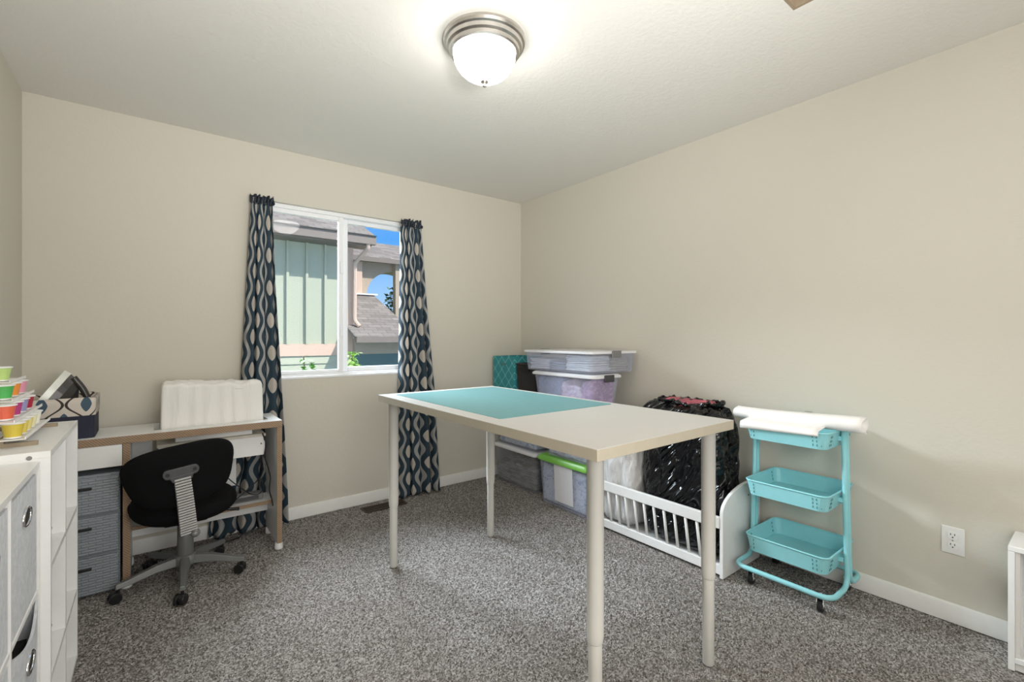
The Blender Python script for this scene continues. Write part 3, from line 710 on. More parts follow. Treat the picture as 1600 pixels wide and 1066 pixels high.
# ------------------------------------------------------------------ office chair
ch = root('office_chair', 'armless black task chair with grey five-star base, back turned, at desk', 'office chair', (.135, 2.85, 0))
CX, CY = .135, 2.85; ang = R(6)
Rc = Matrix.Rotation(ang, 3, 'Z')
def cl_(p): q = Rc @ Vector(p); return Vector((CX+q.x, CY+q.y, q.z))
ROLL = Matrix.Rotation(R(-6.5), 3, 'Y')
def bk_(p):
    p = Vector(p); pv = Vector((.004, -.25, .30)); return cl_(pv+ROLL@(p-pv))
def cushion(outline, t, curve, place, n=14, m=None):
    """outline: closed list of (u,v); pillow of thickness t, bowed by curve"""
    b = BM(); front = []; back = []; N_ = len(outline)
    def mk(sign):
        R_ = []
        for j in range(n+1):
            r = math.sin(PI/2*j/n) if j else 0
            th_ = t/2*(max(0, 1-r**5))**.5
            if j == 0: R_.append([b.verts.new(place(0, 0, sign*t/2))]); continue
            R_.append([b.verts.new(place(u*r, v*r, sign*th_)) for u, v in outline])
        for j in range(n):
            if j == 0:
                for i in range(N_): b.faces.new((R_[0][0], R_[1][i], R_[1][(i+1) % N_]))
            else:
                for i in range(N_): b.faces.new((R_[j][i], R_[j+1][i], R_[j+1][(i+1) % N_], R_[j][(i+1) % N_]))
    mk(1); mk(-1); bmesh.ops.remove_doubles(b, verts=b.verts, dist=1e-5); return b
def superell(a, bb, p, n=64, skew=0, f=None):
    out = []
    for i in range(n):
        t_ = 2*PI*i/n; c, s = math.cos(t_), math.sin(t_)
        x = a*abs(c)**(2/p)*(1 if c >= 0 else -1); y = bb*abs(s)**(2/p)*(1 if s >= 0 else -1)
        out.append(f(x, y) if f else (x, y))
    return out
seat_z = .368
b = cushion(superell(.222, .215, 2.7), .112, 0, lambda u, v, w: cl_((u, v+.02, seat_z+w+.018*(u/.22)**2)))
obj('seat', b, 'black_fabric', ch, smooth=True)
def bshape(x, y):
    t_ = (.14-y)/.28; return (x*(1-.27*max(0, t_)**1.6), y+.012*(1-(x/.21)**2)*(1 if y > 0 else 0))
bw = superell(.230, .140, 3.6, f=bshape)
b = cushion(bw, .060, 0, lambda u, v, w: bk_((u-.010, -.240-.02*(v/.17)+w+.050*(u/.21)**2, .578+v)))
obj('backrest', b, 'black_fabric', ch, smooth=True)
# bracket on the backrest
b = BM(); pr = rrect(-.092, .046, .588, .632, .021, 6)
loft(b, [[tuple(bk_((x, -.284, z))) for x, z in pr], [tuple(bk_((x, -.266, z))) for x, z in pr]]); br_ = obj('back_bracket', b, 'dark_metal', ch, .004)
b = BM(); pr = [(-.060, .570), (.014, .570), (.024, .596), (-.070, .596)]
loft(b, [[tuple(bk_((x, -.285, z))) for x, z in pr], [tuple(bk_((x, -.266, z))) for x, z in pr]]); obj('bracket_neck', b, 'dark_metal', ch, .003)
for x in (-.074, .028):
    b = BM(); cyl(b, bk_((x, -.287, .611)), bk_((x, -.283, .611)), .008); obj('bolt', b, 'black_plastic', ch)
# ribbed spine
b = BM(); nn = 22
for i in range(nn):
    t_ = i/(nn-1); z = .578-.262*t_; y = -.288-.004*math.sin(PI*t_)+.030*t_*t_; w2 = .031+.002*t_
    q = [(-w2-.022, y, z), (w2-.022, y, z), (w2-.022, y+.03, z), (-w2-.022, y+.03, z)]
    zz = .0042
    loft(b, [[tuple(bk_((p[0], p[1], p[2]-zz))) for p in q], [tuple(bk_((p[0], p[1], p[2]+zz))) for p in q]])
obj('ribbed_spine', b, varied('light_ribs', (.42, .42, .41), .5, .03), ch, .0015)
b = BM(); P_ = [bk_((0, -.275-.004*math.sin(PI*i/8)+.030*(i/8)**2, .59-.29*i/8)) for i in range(9)]
for i in range(8):
    z = .58-.27*(i+.5)/8; t_ = (i+.5)/8; y = -.275-.004*math.sin(PI*t_)+.030*t_*t_
    q = [(-.049, y, 0), (.005, y, 0), (.005, y+.014, 0), (-.049, y+.014, 0)]
    loft(b, [[tuple(bk_((p[0], p[1], z-.0185))) for p in q], [tuple(bk_((p[0], p[1], z+.0185))) for p in q]])
obj('spine_core', b, 'dark_metal', ch)
b = BM(); tube(b, fillet([cl_((0, -.262, .312)), cl_((0, -.245, .300)), cl_((0, -.12, .305)), cl_((0, .02, .312))], .03), .018, 10); obj('back_bar', b, 'grey_metal', ch, smooth=True)
b = BM(); box(b, CX-.09, CX+.09, CY-.09, CY+.09, .300, .330); obj('seat_plate', b, 'black_plastic', ch, .01)
b = BM(); lathe(b, [(.022, .11), (.022, .31)], CX, CY, 24); obj('gas_lift', b, 'grey_metal', ch, smooth=False)
b = BM(); lathe(b, [(.030, .09), (.038, .10), (.034, .20), (.033, .302)], CX, CY, 32); obj('column_cover', b, 'grey_metal', ch, smooth=True)
b = BM(); tube(b, [cl_((.05, .05, .312)), cl_((.16, .02, .302)), cl_((.235, -.02, .296))], [.006, .006, .009], 10); obj('height_lever', b, 'black_plastic', ch, smooth=True)
b = BM(); lathe(b, [(.045, .075), (.052, .085), (.050, .12), (.036, .13)], CX, CY, 32); obj('hub', b, 'grey_metal', ch, smooth=True)
cas = [(-.120, 2.785), (.112, 2.592), (.372, 2.748), (.313, 3.045), (.004, 3.078)]
for (x, y) in cas:
    dv = Vector((x-CX, y-CY, 0)); L = dv.length; dv.normalize(); sd = Vector((-dv.y, dv.x, 0))
    b = BM(); loops = []
    for s, hw, zt, zb in ((.03, .026, .124, .082), (.12, .021, .115, .082), (L-.03, .015, .088, .062), (L+.012, .014, .082, .060)):
        c = Vector((CX, CY, 0))+dv*s
        loops.append([tuple(c+sd*hw*.7+Vector((0, 0, zt))), tuple(c-sd*hw*.7+Vector((0, 0, zt))), tuple(c-sd*hw+Vector((0, 0, zb))), tuple(c+sd*hw+Vector((0, 0, zb)))])
    loft(b, loops); obj('base_arm', b, 'grey_metal', ch, .004)
    c = Vector((x, y, 0)); rr = random.uniform(0, PI); wd = Vector((math.cos(rr), math.sin(rr), 0)); off = Vector((-wd.y, wd.x, 0))*.012
    b = BM(); cyl(b, c+wd*.006+off+Vector((0, 0, .024)), c+wd*.022+off+Vector((0, 0, .024)), .024, 24); cyl(b, c-wd*.006+off+Vector((0, 0, .024)), c-wd*.022+off+Vector((0, 0, .024)), .024, 24)
    cw = obj('caster', b, 'black_plastic', ch, .003)
    b = BM(); cyl(b, c+Vector((0, 0, .03)), c+Vector((0, 0, .062)), .007, 12); cyl(b, c+wd*-.019+off+Vector((0, 0, .03)), c+wd*.019+off+Vector((0, 0, .03)), .017, 16); obj('caster_hood', b, 'black_plastic', cw, .003)

# ------------------------------------------------------------------ totes, bins at the right wall
def tote(name, label, x0, x1, y0, y1, z0, z1, body, lid, lidh=.022, over=.012, flare=.02, latches=0, latch_mat='grey_plastic'):
    r_ = root(name, label, 'storage box', ((x0+x1)/2, (y0+y1)/2, z0))
    b = BM(); zt = z1-lidh
    L = [[(x, y, z0) for x, y in rrect(x0+flare, x1-flare, y0+flare, y1-flare, .03, 5)], [(x, y, zt) for x, y in rrect(x0, x1, y0, y1, .03, 5)]]
    loft(b, L, True, False); o = obj('tote_body', b, body, r_, smooth=False)
    s = o.modifiers.new('wall', 'SOLIDIFY'); s.thickness = .002
    b = BM(); e = over
    loft(b, [[(x, y, zt-.006) for x, y in rrect(x0-e, x1+e, y0-e, y1+e, .035, 5)], [(x, y, zt+.008) for x, y in rrect(x0-e, x1+e, y0-e, y1+e, .035, 5)],
             [(x, y, z1-.004) for x, y in rrect(x0+.002, x1-.002, y0+.002, y1-.002, .03, 5)], [(x, y, z1-.004) for x, y in rrect(x0+.02, x1-.02, y0+.02, y1-.02, .03, 5)]])
    obj('lid', b, lid, r_, .002)
    if latches:
        for sgn, yy in ((-1, y0-e), (1, y1+e)):
            b = BM(); xm = (x0+x1)/2; box(b, xm-.045, xm+.045, yy-.010 if sgn < 0 else yy, yy if sgn < 0 else yy+.010, zt-.030, zt+.016); obj('latch', b, latch_mat, r_, .003)
    return r_
def pile(name, label, x0, x1, y0, y1, z0, z1, m, seed=0, amp=.012):
    def fn(p):
        return Vector((p.x+amp*.4*noise.noise(Vector((p.y*12, p.z*60, seed))), p.y+amp*.4*noise.noise(Vector((p.x*12, p.z*60, seed+3))),
                       p.z+(amp*2*noise.noise(Vector((p.x*9, p.y*9, seed))) if p.z > (z0+z1)/2 else 0)))
    b = rounded_block(x0, x1, y0, y1, z0, z1, .015, 16, fn=fn); return tag(obj(name, b, m, smooth=True), label, 'fabric', kind='stuff')
tote('storage_tote', 'clear tote of dark and grey fabric on the carpet below the teal bin', 2.325, 2.665, 2.705, 3.255, 0.002, .318, 'clear_grey', 'clear_lid')
pile('folded_fabric', 'dark and grey fabric filling the clear tote on the carpet', 2.352, 2.638, 2.732, 3.228, .014, .17, 'fab_grey', 1, .03)
tote('storage_tote', 'clear tote on top of the grey fabric tote, under the teal bin', 2.335, 2.660, 2.715, 3.250, .319, .735, 'clear_grey', 'clear_lid')
pile('folded_fabric', 'white and navy folded fabric in the upper tote under the teal bin', 2.362, 2.632, 2.745, 3.22, .33, .46, 'fab_blue', 2)
g_ = tote('storage_tote', 'clear tote with bright green lid and white label on the carpet', 2.275, 2.650, 2.120, 2.610, .002, .352, 'clear', 'green_lid', .034, .014, .016)
b = BM(); box(b, 2.281, 2.2825, 2.262, 2.445, .045, .305, rot=Matrix.Rotation(R(-2.5), 3, 'Y')); obj('paper_label', b, 'label', g_, label='blank white paper sheet')
pile('folded_fabric', 'blue and white fabric inside the green-lidded tote', 2.297, 2.628, 2.142, 2.588, .014, .285, 'fab_blue', 4)
b = BM(); L = [[(x, y, .3535) for x, y in rrect(2.305, 2.635, 2.145, 2.550, .03, 5)], [(x, y, .66) for x, y in rrect(2.270, 2.655, 2.115, 2.580, .03, 5)]]; loft(b, L, True, False)
wb = root('storage_tote', 'pale open tote holding blue-white fabric, on the green lid', 'storage box', (2.46, 2.35, .3535)); o = obj('tote_body', b, 'clear', wb); s = o.modifiers.new('wall', 'SOLIDIFY'); s.thickness = .003
b = BM(); tube(b, [(x, y, .66) for x, y in rrect(2.268, 2.657, 2.113, 2.582, .03, 5)], .006, 6, closed=True); obj('rim', b, 'clear_lid', wb, smooth=True)
pile('folded_fabric', 'pale blue-white fabric in the tote on the green lid', 2.312, 2.625, 2.155, 2.54, .362, .62, 'fab_white', 5)
tote('storage_tote', 'clear tote of pink and blue fabric under the widest tote', 2.205, 2.470, 2.005, 2.590, .668, .974, 'clear', 'clear_lid', .022, .014, .03, 1, 'dark_metal')
pile('folded_fabric', 'crumpled blue fabric at the left inside the second tote from the top', 2.232, 2.43, 2.33, 2.562, .69, .925, 'fab_blue2', 6, .03)
pile('folded_fabric', 'white and pink fabric in the middle of the second tote from the top', 2.232, 2.43, 2.14, 2.325, .69, .90, 'fab_pink', 16, .03)
pile('folded_fabric', 'purple fabric at the right end of the second tote from the top', 2.234, 2.44, 2.035, 2.135, .69, .93, 'fab_purple', 26, .02)
tote('storage_tote', 'wide shallow clear tote of folded fabric, topmost of the stack', 2.195, 2.650, 2.015, 2.680, .976, 1.125, 'clear', 'clear_lid', .016, .012, .012, 1)
def stack(label, x0, x1, y0, y1, z0, z1, n, m, seed):
    rg = random.Random(seed); b = BM(); h_ = (z1-z0)/n
    for i_ in range(n):
        e = [rg.uniform(0, .012) for _ in range(4)]; za = z0+i_*h_
        lp = lambda z, g: [(x, y, z+.003*math.sin(x*40+y*25+i_)) for x, y in rrect(x0+e[0]+g, x1-e[1]-g, y0+e[2]+g, y1-e[3]-g, .012, 3)]
        loft(b, [lp(za+.0005, .004), lp(za+h_*.3, 0), lp(za+h_*.7, 0), lp(za+h_-.0005, .004)])
    return tag(obj('folded_fabric', b, m, smooth=True), label, 'fabric', kind='stuff')
stack('white folded fabric at the left inside the topmost wide tote', 2.222, 2.42, 2.45, 2.655, .986, 1.060, 5, 'fab_w1', 1)
stack('grey-blue folded fabric in the middle of the topmost wide tote', 2.222, 2.42, 2.29, 2.445, .986, 1.040, 4, 'fab_b1', 2)
stack('pale striped folded fabric at the front corner of the topmost wide tote', 2.222, 2.43, 2.045, 2.285, .986, 1.090, 8, 'fab_w2', 3)
stack('grey-green folded fabric at the wall side of the topmost wide tote', 2.435, 2.625, 2.045, 2.30, .986, 1.078, 7, 'fab_g1', 4)
# teal bin and black basket
tb = root('fabric_cube_bin', 'teal fabric bin with pale wavy lattice print in the back corner', 'storage bin', (2.5, 3.15, .737))
b = BM(); hollow(b, 2.35, 2.655, 2.995, 3.295, .737, 1.052, .005, r=.006); obj('bin_body', b, 'teal_print', tb)
b = BM(); prism(b, rrect(3.11, 3.185, .975, .998, .010), 'x', 2.3475, 2.3505); obj('handle_hole', b, 'teal_dark', tb)
bb_ = root('woven_basket', 'black woven plastic basket beside the teal fabric bin', 'basket', (2.48, 2.85, .737))
b = BM(); hollow(b, 2.345, 2.60, 2.722, 2.982, .737, .998, .006, r=.03, flare=.012); obj('basket_body', b, 'black_weave', bb_)
b = BM(); tube(b, [(x, y, .998) for x, y in rrect(2.345, 2.60, 2.722, 2.982, .03, 5)], .006, 8, closed=True); obj('rim', b, 'black_plastic', bb_, smooth=True)
b = BM(); prism(b, rrect(2.80, 2.90, .945, .965, .009), 'x', 2.342, 2.349); obj('handle_hole', b, 'hole', bb_)

# ------------------------------------------------------------------ white cot with spindles
ct = root('toddler_cot', 'low white wooden cot with spindled side, full of bags, at right wall', 'cot', (2.46, 1.65, 0))
def panel_outline():
    pts = [(2.255, .0), (2.655, .0), (2.655, .44)]
    arc = []
    for i in range(13):
        a = PI/2*i/12; arc.append((2.54-.285*math.sin(a), .325+.115*math.cos(a)))
    return pts+arc
for y0 in (1.188, 2.085):
    b = BM(); prism(b, panel_outline(), 'y', y0, y0+.018); obj('end_panel', b, 'white', ct, .003)
b = BM(); cyl(b, (2.52, 1.186, .37), (2.52, 1.189, .37), .004); obj('screw', b, 'dark_metal', ct)
def rail(z0, z1, xc, t_=.02):
    b = BM(); box(b, xc-t_/2, xc+t_/2, 1.206, 2.085, z0, z1); return b
obj('top_rail', rail(.248, .306, 2.262, .022), 'white', ct, .004); obj('bottom_rail', rail(.012, .062, 2.274, .022), 'white', ct, .004)
for i in range(12):
    y = 1.262+.0665*i
    b = BM(); cyl(b, (2.275, y-.010, .058), (2.263, y+.006, .252), .0075, 12); obj('spindle', b, 'white', ct, smooth=True)
b = BM(); box(b, 2.645, 2.662, 1.206, 2.085, .02, .30); obj('back_rail', b, 'white', ct, .003)
b = BM(); box(b, 2.286, 2.645, 1.206, 2.085, .012, .03); obj('base_board', b, 'white', ct)

def bag(name, x0, x1, y0, y1, z0, z1, r, m, seed, amp=.03, lean=None, cuts=36):
    def fn(p):
        tz = (p.z-z0)/(z1-z0); q = Vector(((p.x-(x0+x1)/2)*6, (p.y-(y0+y1)/2)*6, p.z*3))
        n = noise.fractal(q+Vector((seed, 0, 0)), 1.0, 2.0, 4); rid = abs(noise.noise(Vector((p.y*16+p.z*7, p.x*12, p.z*2.2+seed))))
        c = Vector(((x0+x1)/2, (y0+y1)/2, (z0+z1)/2)); d_ = (p-c); d_.z *= .3; d_.normalize()
        s = p+d_*(amp*n*(.35+.65*min(1, tz*3))-amp*.5*rid*min(1, tz*4))
        if lean: s = s+Vector(lean)*tz*tz
        s.x = min(s.x, XR-.045)
        return s
    b = rounded_block(x0, x1, y0, y1, z0, z1, r, cuts, fn=fn); return b
bk = root('trash_bag', 'big black plastic bag stuffed with cloth, standing in the white cot', 'bag', (2.47, 1.47, .03))
b = bag('x', 2.30, 2.615, 1.232, 1.735, .034, .835, .11, 'black_bag', 3.1, .035, (-.01, .03, 0)); obj('bag_body', b, 'black_bag', bk, smooth=True)
# right shoulder that bulges above the cot's end panel behind the cart
b = BM(); P_ = []
for i in range(30):
    a_ = 2*PI*i/30; P_.append((2.457+.115*math.cos(a_)+random.uniform(-.010, .010), 1.50+.185*math.sin(a_)+random.uniform(-.015, .015), .836+random.uniform(-.008, .014)))
tube(b, catmull(P_, 3, True), [.012+.006*math.sin(i*1.7) for i in range(90)], 8, closed=True); obj('bag_mouth', b, 'black_bag', bk, smooth=True)
tagc = root('cloth_bundle', 'red and pink cloth showing at the black bag\'s open top', 'cloth', (2.45, 1.52, .80))
b = bag('x', 2.385, 2.53, 1.37, 1.655, .805, .850, .018, 'red_cloth', 9, .03); obj('cloth', b, 'red_cloth', tagc, smooth=True)
wbg = root('bedding_bag', 'clear plastic bag of white bedding in the cot beside the black bag', 'bag', (2.46, 1.90, .03))
b = bag('x', 2.30, 2.615, 1.775, 2.065, .034, .60, .08, 'white_bag', 5.2, .03); obj('bag_body', b, 'white_bag', wbg, smooth=True)

# ------------------------------------------------------------------ utility cart
ca = root('utility_cart', 'turquoise three-tier metal utility cart on casters by the right wall', 'cart', (2.5, .93, 0))
def tray(z0, z1):
    b = BM(); x0, x1, y0, y1 = 2.328, 2.672, .757, 1.118; f = .012; r = .035
    L = [[(x, y, z0) for x, y in rrect(x0+f, x1-f, y0+f, y1-f, r, 6)], [(x, y, z1) for x, y in rrect(x0, x1, y0, y1, r, 6)]]
    loft(b, L, True, False); o = obj('tray', b, 'cart', ca, smooth=False); s = o.modifiers.new('wall', 'SOLIDIFY'); s.thickness = .002
    b = BM(); tube(b, [(x, y, z1) for x, y in rrect(x0, x1, y0, y1, r, 6)], .0042, 8, closed=True); obj('tray_rim', b, 'cart', o, smooth=True)
    # slots punched near the corners
    b = BM(); h = z1-z0
    for k_ in range(3):
        z = z0+h*(.25+.25*k_)
        for yy in (y0+.028, y0+.044, y0+.060, y1-.028, y1-.044):
            xf = x0+f*(1-(z-z0)/h)-.0008
            dx = .006 if yy in (y0+.028, y1-.028) else 0
            box(b, xf+dx-.001, xf+dx+.0035, yy-.0016, yy+.0016, z-.005, z+.005)
        for xx in (x0+.05, x0+.065, x1-.05): 
            yf = y0+f*(1-(z-z0)/h); box(b, xx-.0016, xx+.0016, yf-.002, yf+.001, z-.005, z+.005)
            yf = y1-f*(1-(z-z0)/h); box(b, xx-.0016, xx+.0016, yf-.001-.003, yf+.001, z-.005, z+.005)
    obj('tray_slots', b, 'teal_dark', o)
for z0, z1 in ((.160, .238), (.437, .508), (.713, .786)): tray(z0, z1)
rp = .0115
for sx_, xf, xe in ((1, 2.486, 2.296), (-1, 2.514, 2.668)):
    # one bent tube per side: up the right end, down to the floor rail, along, and up the left end
    pts = [(xf, .744, .80), (xf, .738, .45), (xf, .730, .086), (xe, .730, .086), (xe, 1.150, .086), (xf, 1.150, .086), (xf, 1.142, .45), (xf, 1.134, .80)]
    b = BM(); tube(b, fillet(pts, .06, 9), rp, 12); obj('frame_tube', b, 'cart', ca, smooth=True)
for (x, y) in ((2.335, 1.085), (2.335, .785), (2.645, .775), (2.645, 1.10)):
    b = BM(); cyl(b, (x, y+.018*0-.010, .026), (x, y+.010, .026), .026, 24); cw = obj('caster', b, 'black_plastic', ca, .003)
    b = BM(); box(b, x-.013, x+.013, y-.014, y-.011, .022, .066); box(b, x-.013, x+.013, y+.011, y+.014, .022, .066); box(b, x-.013, x+.013, y-.014, y+.014, .062, .068)
    cyl(b, (x, y, .066), (x, y, .084), .006, 12); cyl(b, (x, y-.016, .028), (x, y+.016, .028), .007, 12); obj('caster_fork', b, 'chrome', cw, .002)
for yy in (.744, 1.136):
    for z in (.20, .47, .75):
        b = BM(); box(b, 2.478, 2.522, yy if yy < 1 else yy-.022, yy+.022 if yy < 1 else yy, z-.010, z+.010); obj('tube_bracket', b, 'cart', ca, .002)
# roll of white vinyl lying across the cart
def roll_profile():
    pts = []
    for i in range(46):
        a = R(-150)+R(580)*i/45; r = .033+.0026*i/45; pts.append((2.435+1.15*r*math.cos(a), .8262+.95*r*math.sin(a)))
    return pts
b = BM(); pr = roll_profile(); y0, y1 = .648, 1.205; nY = 16
V = []
for j in range(nY+1):
    y = y0+(y1-y0)*j/nY; s = 1+.12*math.sin(j/nY*PI+2.2)
    V.append([b.verts.new((2.435+(x-2.435)*s, y+.006*math.sin(x*90), .790+(z-.790)*s)) for x, z in pr])
for a_, c_ in zip(V, V[1:]):
    for i in range(len(pr)-1): b.faces.new((a_[i], a_[i+1], c_[i+1], c_[i]))
rl = root('vinyl_roll', 'loose roll of white sheet lying across the turquoise cart\'s top tray', 'roll', (2.45, .93, .79))
o = obj('roll', b, 'paper', rl, smooth=True); s = o.modifiers.new('thickness', 'SOLIDIFY'); s.thickness = .0012
# hanging front of the sheet
b = BM(); G = []
for j in range(13):
    y = .790+(1.135-.790)*j/12; row = []
    for (x, z) in ((2.43, .806), (2.405, .806), (2.385, .804), (2.362, .801), (2.322, .796), (2.316, .782), (2.317, .762+.012*(1-j/12))): row.append(b.verts.new((x, y+.002*math.sin(j), z)))
    G.append(row)
for a_, c_ in zip(G, G[1:]):
    for i in range(6): b.faces.new((a_[i], a_[i+1], c_[i+1], c_[i]))
o = obj('loose_sheet', b, 'paper', rl, smooth=True); s = o.modifiers.new('thickness', 'SOLIDIFY'); s.thickness = .001
b = BM(); prism(b, rrect(.905, .935, 2.43, 2.446, .007), 'z', 0, 0) if False else box(b, 2.432, 2.444, .855, .885, .8615, .8628); obj('print_mark', b, 'grey_plastic', rl, label='small grey print on the sheet')

# ------------------------------------------------------------------ outlet, floor vent, right shelf
ou = root('wall_outlet', 'white double wall outlet low on the right wall', 'outlet', (XR, .412, .347))
b = BM(); box(b, XR-.006, XR, .375, .449, .290, .405); obj('cover_plate', b, 'trim', ou, .003)
for z in (.369, .327):
    b = BM(); prism(b, rrect(.395, .429, z-.016, z+.016, .012), 'x', XR-.008, XR-.006); rc = obj('receptacle', b, 'white_plastic', ou, .001)
    b = BM()
    for y in (.4055, .4185): box(b, XR-.0085, XR-.0078, y-.0012, y+.0012, z+.001, z+.009)
    cyl(b, (XR-.0085, .412, z-.007), (XR-.0078, .412, z-.007), .0028, 12); obj('slots', b, 'hole', rc)
b = BM(); cyl(b, (XR-.0075, .412, .348), (XR-.006, .412, .348), .003, 12); obj('screw', b, 'nickel', ou)
ve = root('floor_vent', 'brown metal floor vent in the carpet by the back wall', 'vent', (1.32, 3.19, 0))
b = BM(); box(b, 1.17, 1.47, 3.145, 3.245, -.006, .002); obj('vent_well', b, 'hole', ve)
b = BM(); 
box(b, 1.165, 1.475, 3.140, 3.152, .0, .006); box(b, 1.165, 1.475, 3.238, 3.250, .0, .006); box(b, 1.165, 1.177, 3.152, 3.238, 0, .006); box(b, 1.463, 1.475, 3.152, 3.238, 0, .006); obj('vent_frame', b, 'vent', ve)
b = BM()
for i in range(18): box(b, 1.19+.0155*i, 1.194+.0155*i, 3.152, 3.238, .0005, .005)
box(b, 1.177, 1.463, 3.193, 3.197, .0005, .0055); obj('vent_grille', b, 'vent', ve)
rs = root('low_bookcase', 'low white open bookcase at the right picture edge by the wall', 'bookcase', (2.58, -.1, 0))
x0, x1, y0, y1, z1 = 2.470, XR-.015, -.55, .231, .452
b = BM(); box(b, x0, x1, y0, y1, z1-.02, z1); obj('top_panel', b, 'white', rs, .003)
for ya in (y1-.018, y0):
    b = BM(); box(b, x0, x1, ya, ya+.018, 0, z1-.02); obj('side_panel', b, 'white', rs, .002)
b = BM(); box(b, x0, x1, y0+.018, y1-.018, .03, .05); box(b, x0+.01, x0+.02, y0+.018, y1-.018, 0, .03); obj('bottom_panel', b, 'white', rs, .002)
b = BM(); box(b, x1-.006, x1, y0+.018, y1-.018, .05, z1-.02); obj('back_panel', b, 'white', rs)
b = BM(); yy1 = y1-.018; frame_rect_pts = None
box(b, x0+.012, x0+.022, yy1-.012, yy1, .05, z1-.02); box(b, x0+.10, x0+.108, yy1-.010, yy1, .05, z1-.02); obj('inner_lip', b, 'white', rs, .001)

# ------------------------------------------------------------------ outdoors: neighbouring house, vines, tree
hs = root('neighbor_house', 'green board-and-batten house with tan trim and shingle roofs outside the window', 'house', (1.0, 9.5, -3))
b = BM(); box(b, -3, 2.70, 8.0, 12.0, -3, 2.9); obj('main_wall', b, 'siding', hs)
b = BM()
for i in range(-9, 5): x = 1.70+.2885*i; box(b, x-.020, x+.020, 7.955, 8.0, 1.10, 2.80) if x < 2.6 else None
obj('battens', b, 'siding', hs)
b = BM(); box(b, -3, 2.70, 7.96, 8.0, .915, 1.106); obj('trim_band', b, 'ext_trim', hs)
b = BM()
for i in range(12):
    z = .915-.13*(i+1); prism(b, [(8.0, z+.13), (7.985, z+.13), (7.965, z), (8.0, z)], 'x', -3, 2.64)
obj('lap_siding', b, 'siding', hs)
b = BM(); box(b, 2.63, 2.735, 7.955, 8.1, -3, 2.78); obj('corner_trim', b, 'ext_trim', hs)
b = BM(); prism(b, [(7.55, 2.765), (7.56, 2.90), (7.53, 2.91), (7.62, 2.91), (7.64, 2.88), (7.64, 2.765)], 'x', -3, 2.985); obj('gutter', b, 'gutter', hs)
b = BM(); box(b, -3, 2.93, 7.63, 8.0, 2.745, 2.765); obj('soffit', b, 'gutter', hs)
def slab(y0, z0, y1, z1, x0, x1, t_=.05):
    b = BM(); prism(b, [(y0, z0), (y1, z1), (y1, z1-t_), (y0, z0-t_)], 'x', x0, x1); return b
obj('roof', slab(7.56, 2.93, 11.0, 2.93+.46*3.44, -3, 2.95), 'shingle', hs)
b = BM(); tube(b, fillet([(2.86, 7.60, 2.78), (2.86, 7.60, 2.70), (2.735, 7.88, 2.48), (2.735, 7.90, 1.50), (2.80, 7.84, 1.40)], .05, 5), .036, 8); obj('downspout', b, 'ext_trim', hs)
obj('lower_roof', slab(7.48, 1.232, 9.6, 2.11, 2.60, 3.73), 'shingle', hs)
b = BM(); box(b, 2.60, 3.80, 7.40, 7.50, 1.13, 1.228); obj('lower_gutter', b, 'gutter', hs)
b = BM(); box(b, 2.72, 3.72, 7.80, 9.6, .93, 1.20); obj('lower_frieze', b, 'ext_tan', hs)
b = BM(); box(b, 2.71, 3.72, 7.82, 9.6, -3, .93); obj('lower_wall', b, 'shaded_siding', hs)
# porch with arch
b = BM(); box(b, 3.05, 5.6, 9.40, 9.50, 2.79, 2.885); obj('porch_gutter', b, 'gutter', hs)
obj('porch_roof', slab(9.42, 2.89, 11.0, 3.52, 3.05, 5.6), 'shingle', hs)
b = BM(); cx_, rx, zs, rz_ = 4.18, .58, 2.12, .52; n = 20; y0, y1 = 9.65, 10.05; ztop = 2.93
def av(x, y, z): return b.verts.new((x, y, z))
xs = [cx_-rx*math.cos(PI*i/n) for i in range(n+1)]; zs_ = [zs+rz_*math.sin(PI*i/n) for i in range(n+1)]
F0 = [av(x, y0, z) for x, z in zip(xs, zs_)]; F1 = [av(x, y1, z) for x, z in zip(xs, zs_)]
U0 = [av(x, y0, ztop) for x in xs]; U1 = [av(x, y1, ztop) for x in xs]
for i in range(n):
    b.faces.new((F0[i], F0[i+1], U0[i+1], U0[i])); b.faces.new((F1[i+1], F1[i], U1[i], U1[i+1])); b.faces.new((F0[i], F1[i], F1[i+1], F0[i+1]))
box(b, 3.28, cx_-rx, y0, y1, 1.6, ztop); box(b, cx_+rx, 5.5, y0, y1, .5, ztop); obj('porch_arch', b, 'ext_tan', hs)
b = BM(); box(b, 3.36, 3.47, 9.56, 9.66, 2.06, 2.79); obj('porch_post', b, 'ext_trim', hs)
b = BM(); box(b, 4.18, 4.29, 9.50, 9.64, 1.0, 2.79); obj('porch_post', b, 'ext_tan', hs)
b = BM(); box(b, 3.28, 3.78, 9.50, 9.62, 2.10, 2.13); obj('flashing', b, 'trim', hs)

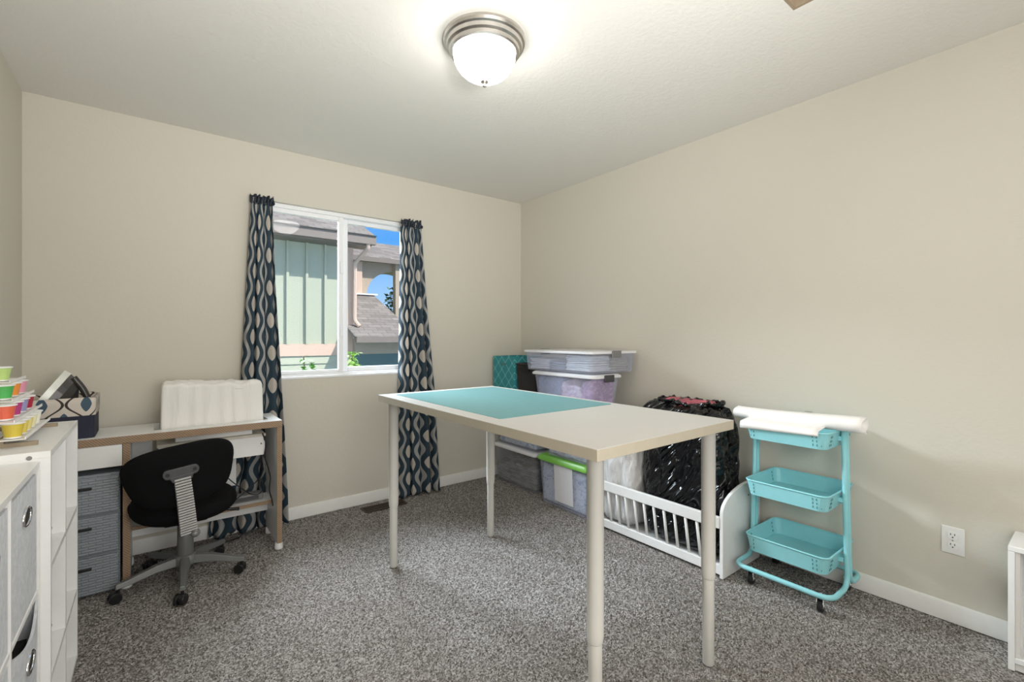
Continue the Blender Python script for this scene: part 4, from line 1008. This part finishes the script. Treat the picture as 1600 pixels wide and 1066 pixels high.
def leafy(rootname, label, cat, loc, leaves, stem_pts, lm, size, sr=.006):
    r_ = root(rootname, label, cat, loc)
    b = BM(); tube(b, catmull(stem_pts, 6), sr, 6); obj('stem', b, 'bark', r_, smooth=True)
    b = BM()
    for (p, s) in leaves:
        p = Vector(p); q = Matrix.Rotation(random.uniform(0, 6.28), 3, 'Z') @ Matrix.Rotation(random.uniform(-1.0, 1.0), 3, 'X')
        s *= size; pts = [(0, 0, 0), (.42, .25, .06), (.5, .6, .05), (.28, .9, 0), (0, 1.15, -.08), (-.28, .9, 0), (-.5, .6, .05), (-.42, .25, .06)]
        vs = [b.verts.new(p+q@(Vector(t_)*s)) for t_ in pts]; c = b.verts.new(p+q@(Vector((0, .55, -.05))*s))
        for i in range(8): b.faces.new((vs[i], vs[(i+1) % 8], c))
    o = obj('leaves', b, lm, r_); o['kind'] = 'stuff'; return r_
random.seed(11)
lv = [((1.02+random.uniform(-.012, .016), 4.2+random.uniform(-.03, .03), .90+.155*i/9), 1) for i in range(10)]+[((1.10+random.uniform(-.015, .015), 4.2, .94+.07*i/5), 1) for i in range(6)]+[((1.04+.012*i, 4.2, .915+.004*i), .8) for i in range(5)]
leafy('climbing_vine', 'dark green vine sprigs outside the window\'s left pane', 'vine', (1.03, 4.2, -3), lv, [(1.03, 4.2, -3), (1.04, 4.22, 0), (1.03, 4.2, .85), (1.02, 4.2, 1.05)], 'leaf', .045)
lv = [((1.43+random.uniform(-.045, .045), 4.2+random.uniform(-.05, .05), .93+random.uniform(0, .15)), 1) for i in range(46)]
leafy('climbing_vine', 'pale sunlit vine leaves outside the window\'s right pane', 'vine', (1.43, 4.2, -3), lv, [(1.43, 4.2, -3), (1.42, 4.22, 0), (1.43, 4.2, .85), (1.43, 4.2, 1.05)], 'leaf_pale', .045)
tc = Vector((7.4, 16.0, 2.45)); lv = []
for i in range(900):
    d_ = Vector((random.gauss(0, 1), random.gauss(0, 1), random.gauss(0, 1))).normalized()*random.random()**.4
    lv.append(((tc.x+d_.x*.75, tc.y+d_.y*.8, tc.z+d_.z*.95-.1), 1))
leafy('shade_tree', 'dark leafy tree seen through the neighbouring porch arch', 'tree', (7.4, 16, -3), lv, [(7.4, 16, -3), (7.35, 16, 0), (7.4, 16, 2), (7.45, 16, 2.6)], 'tree_leaf', .13, .08)
b = BM(); box(b, -25, 30, 3.55, 45, -3.2, -3.0); struct('ground', b, 'grass')
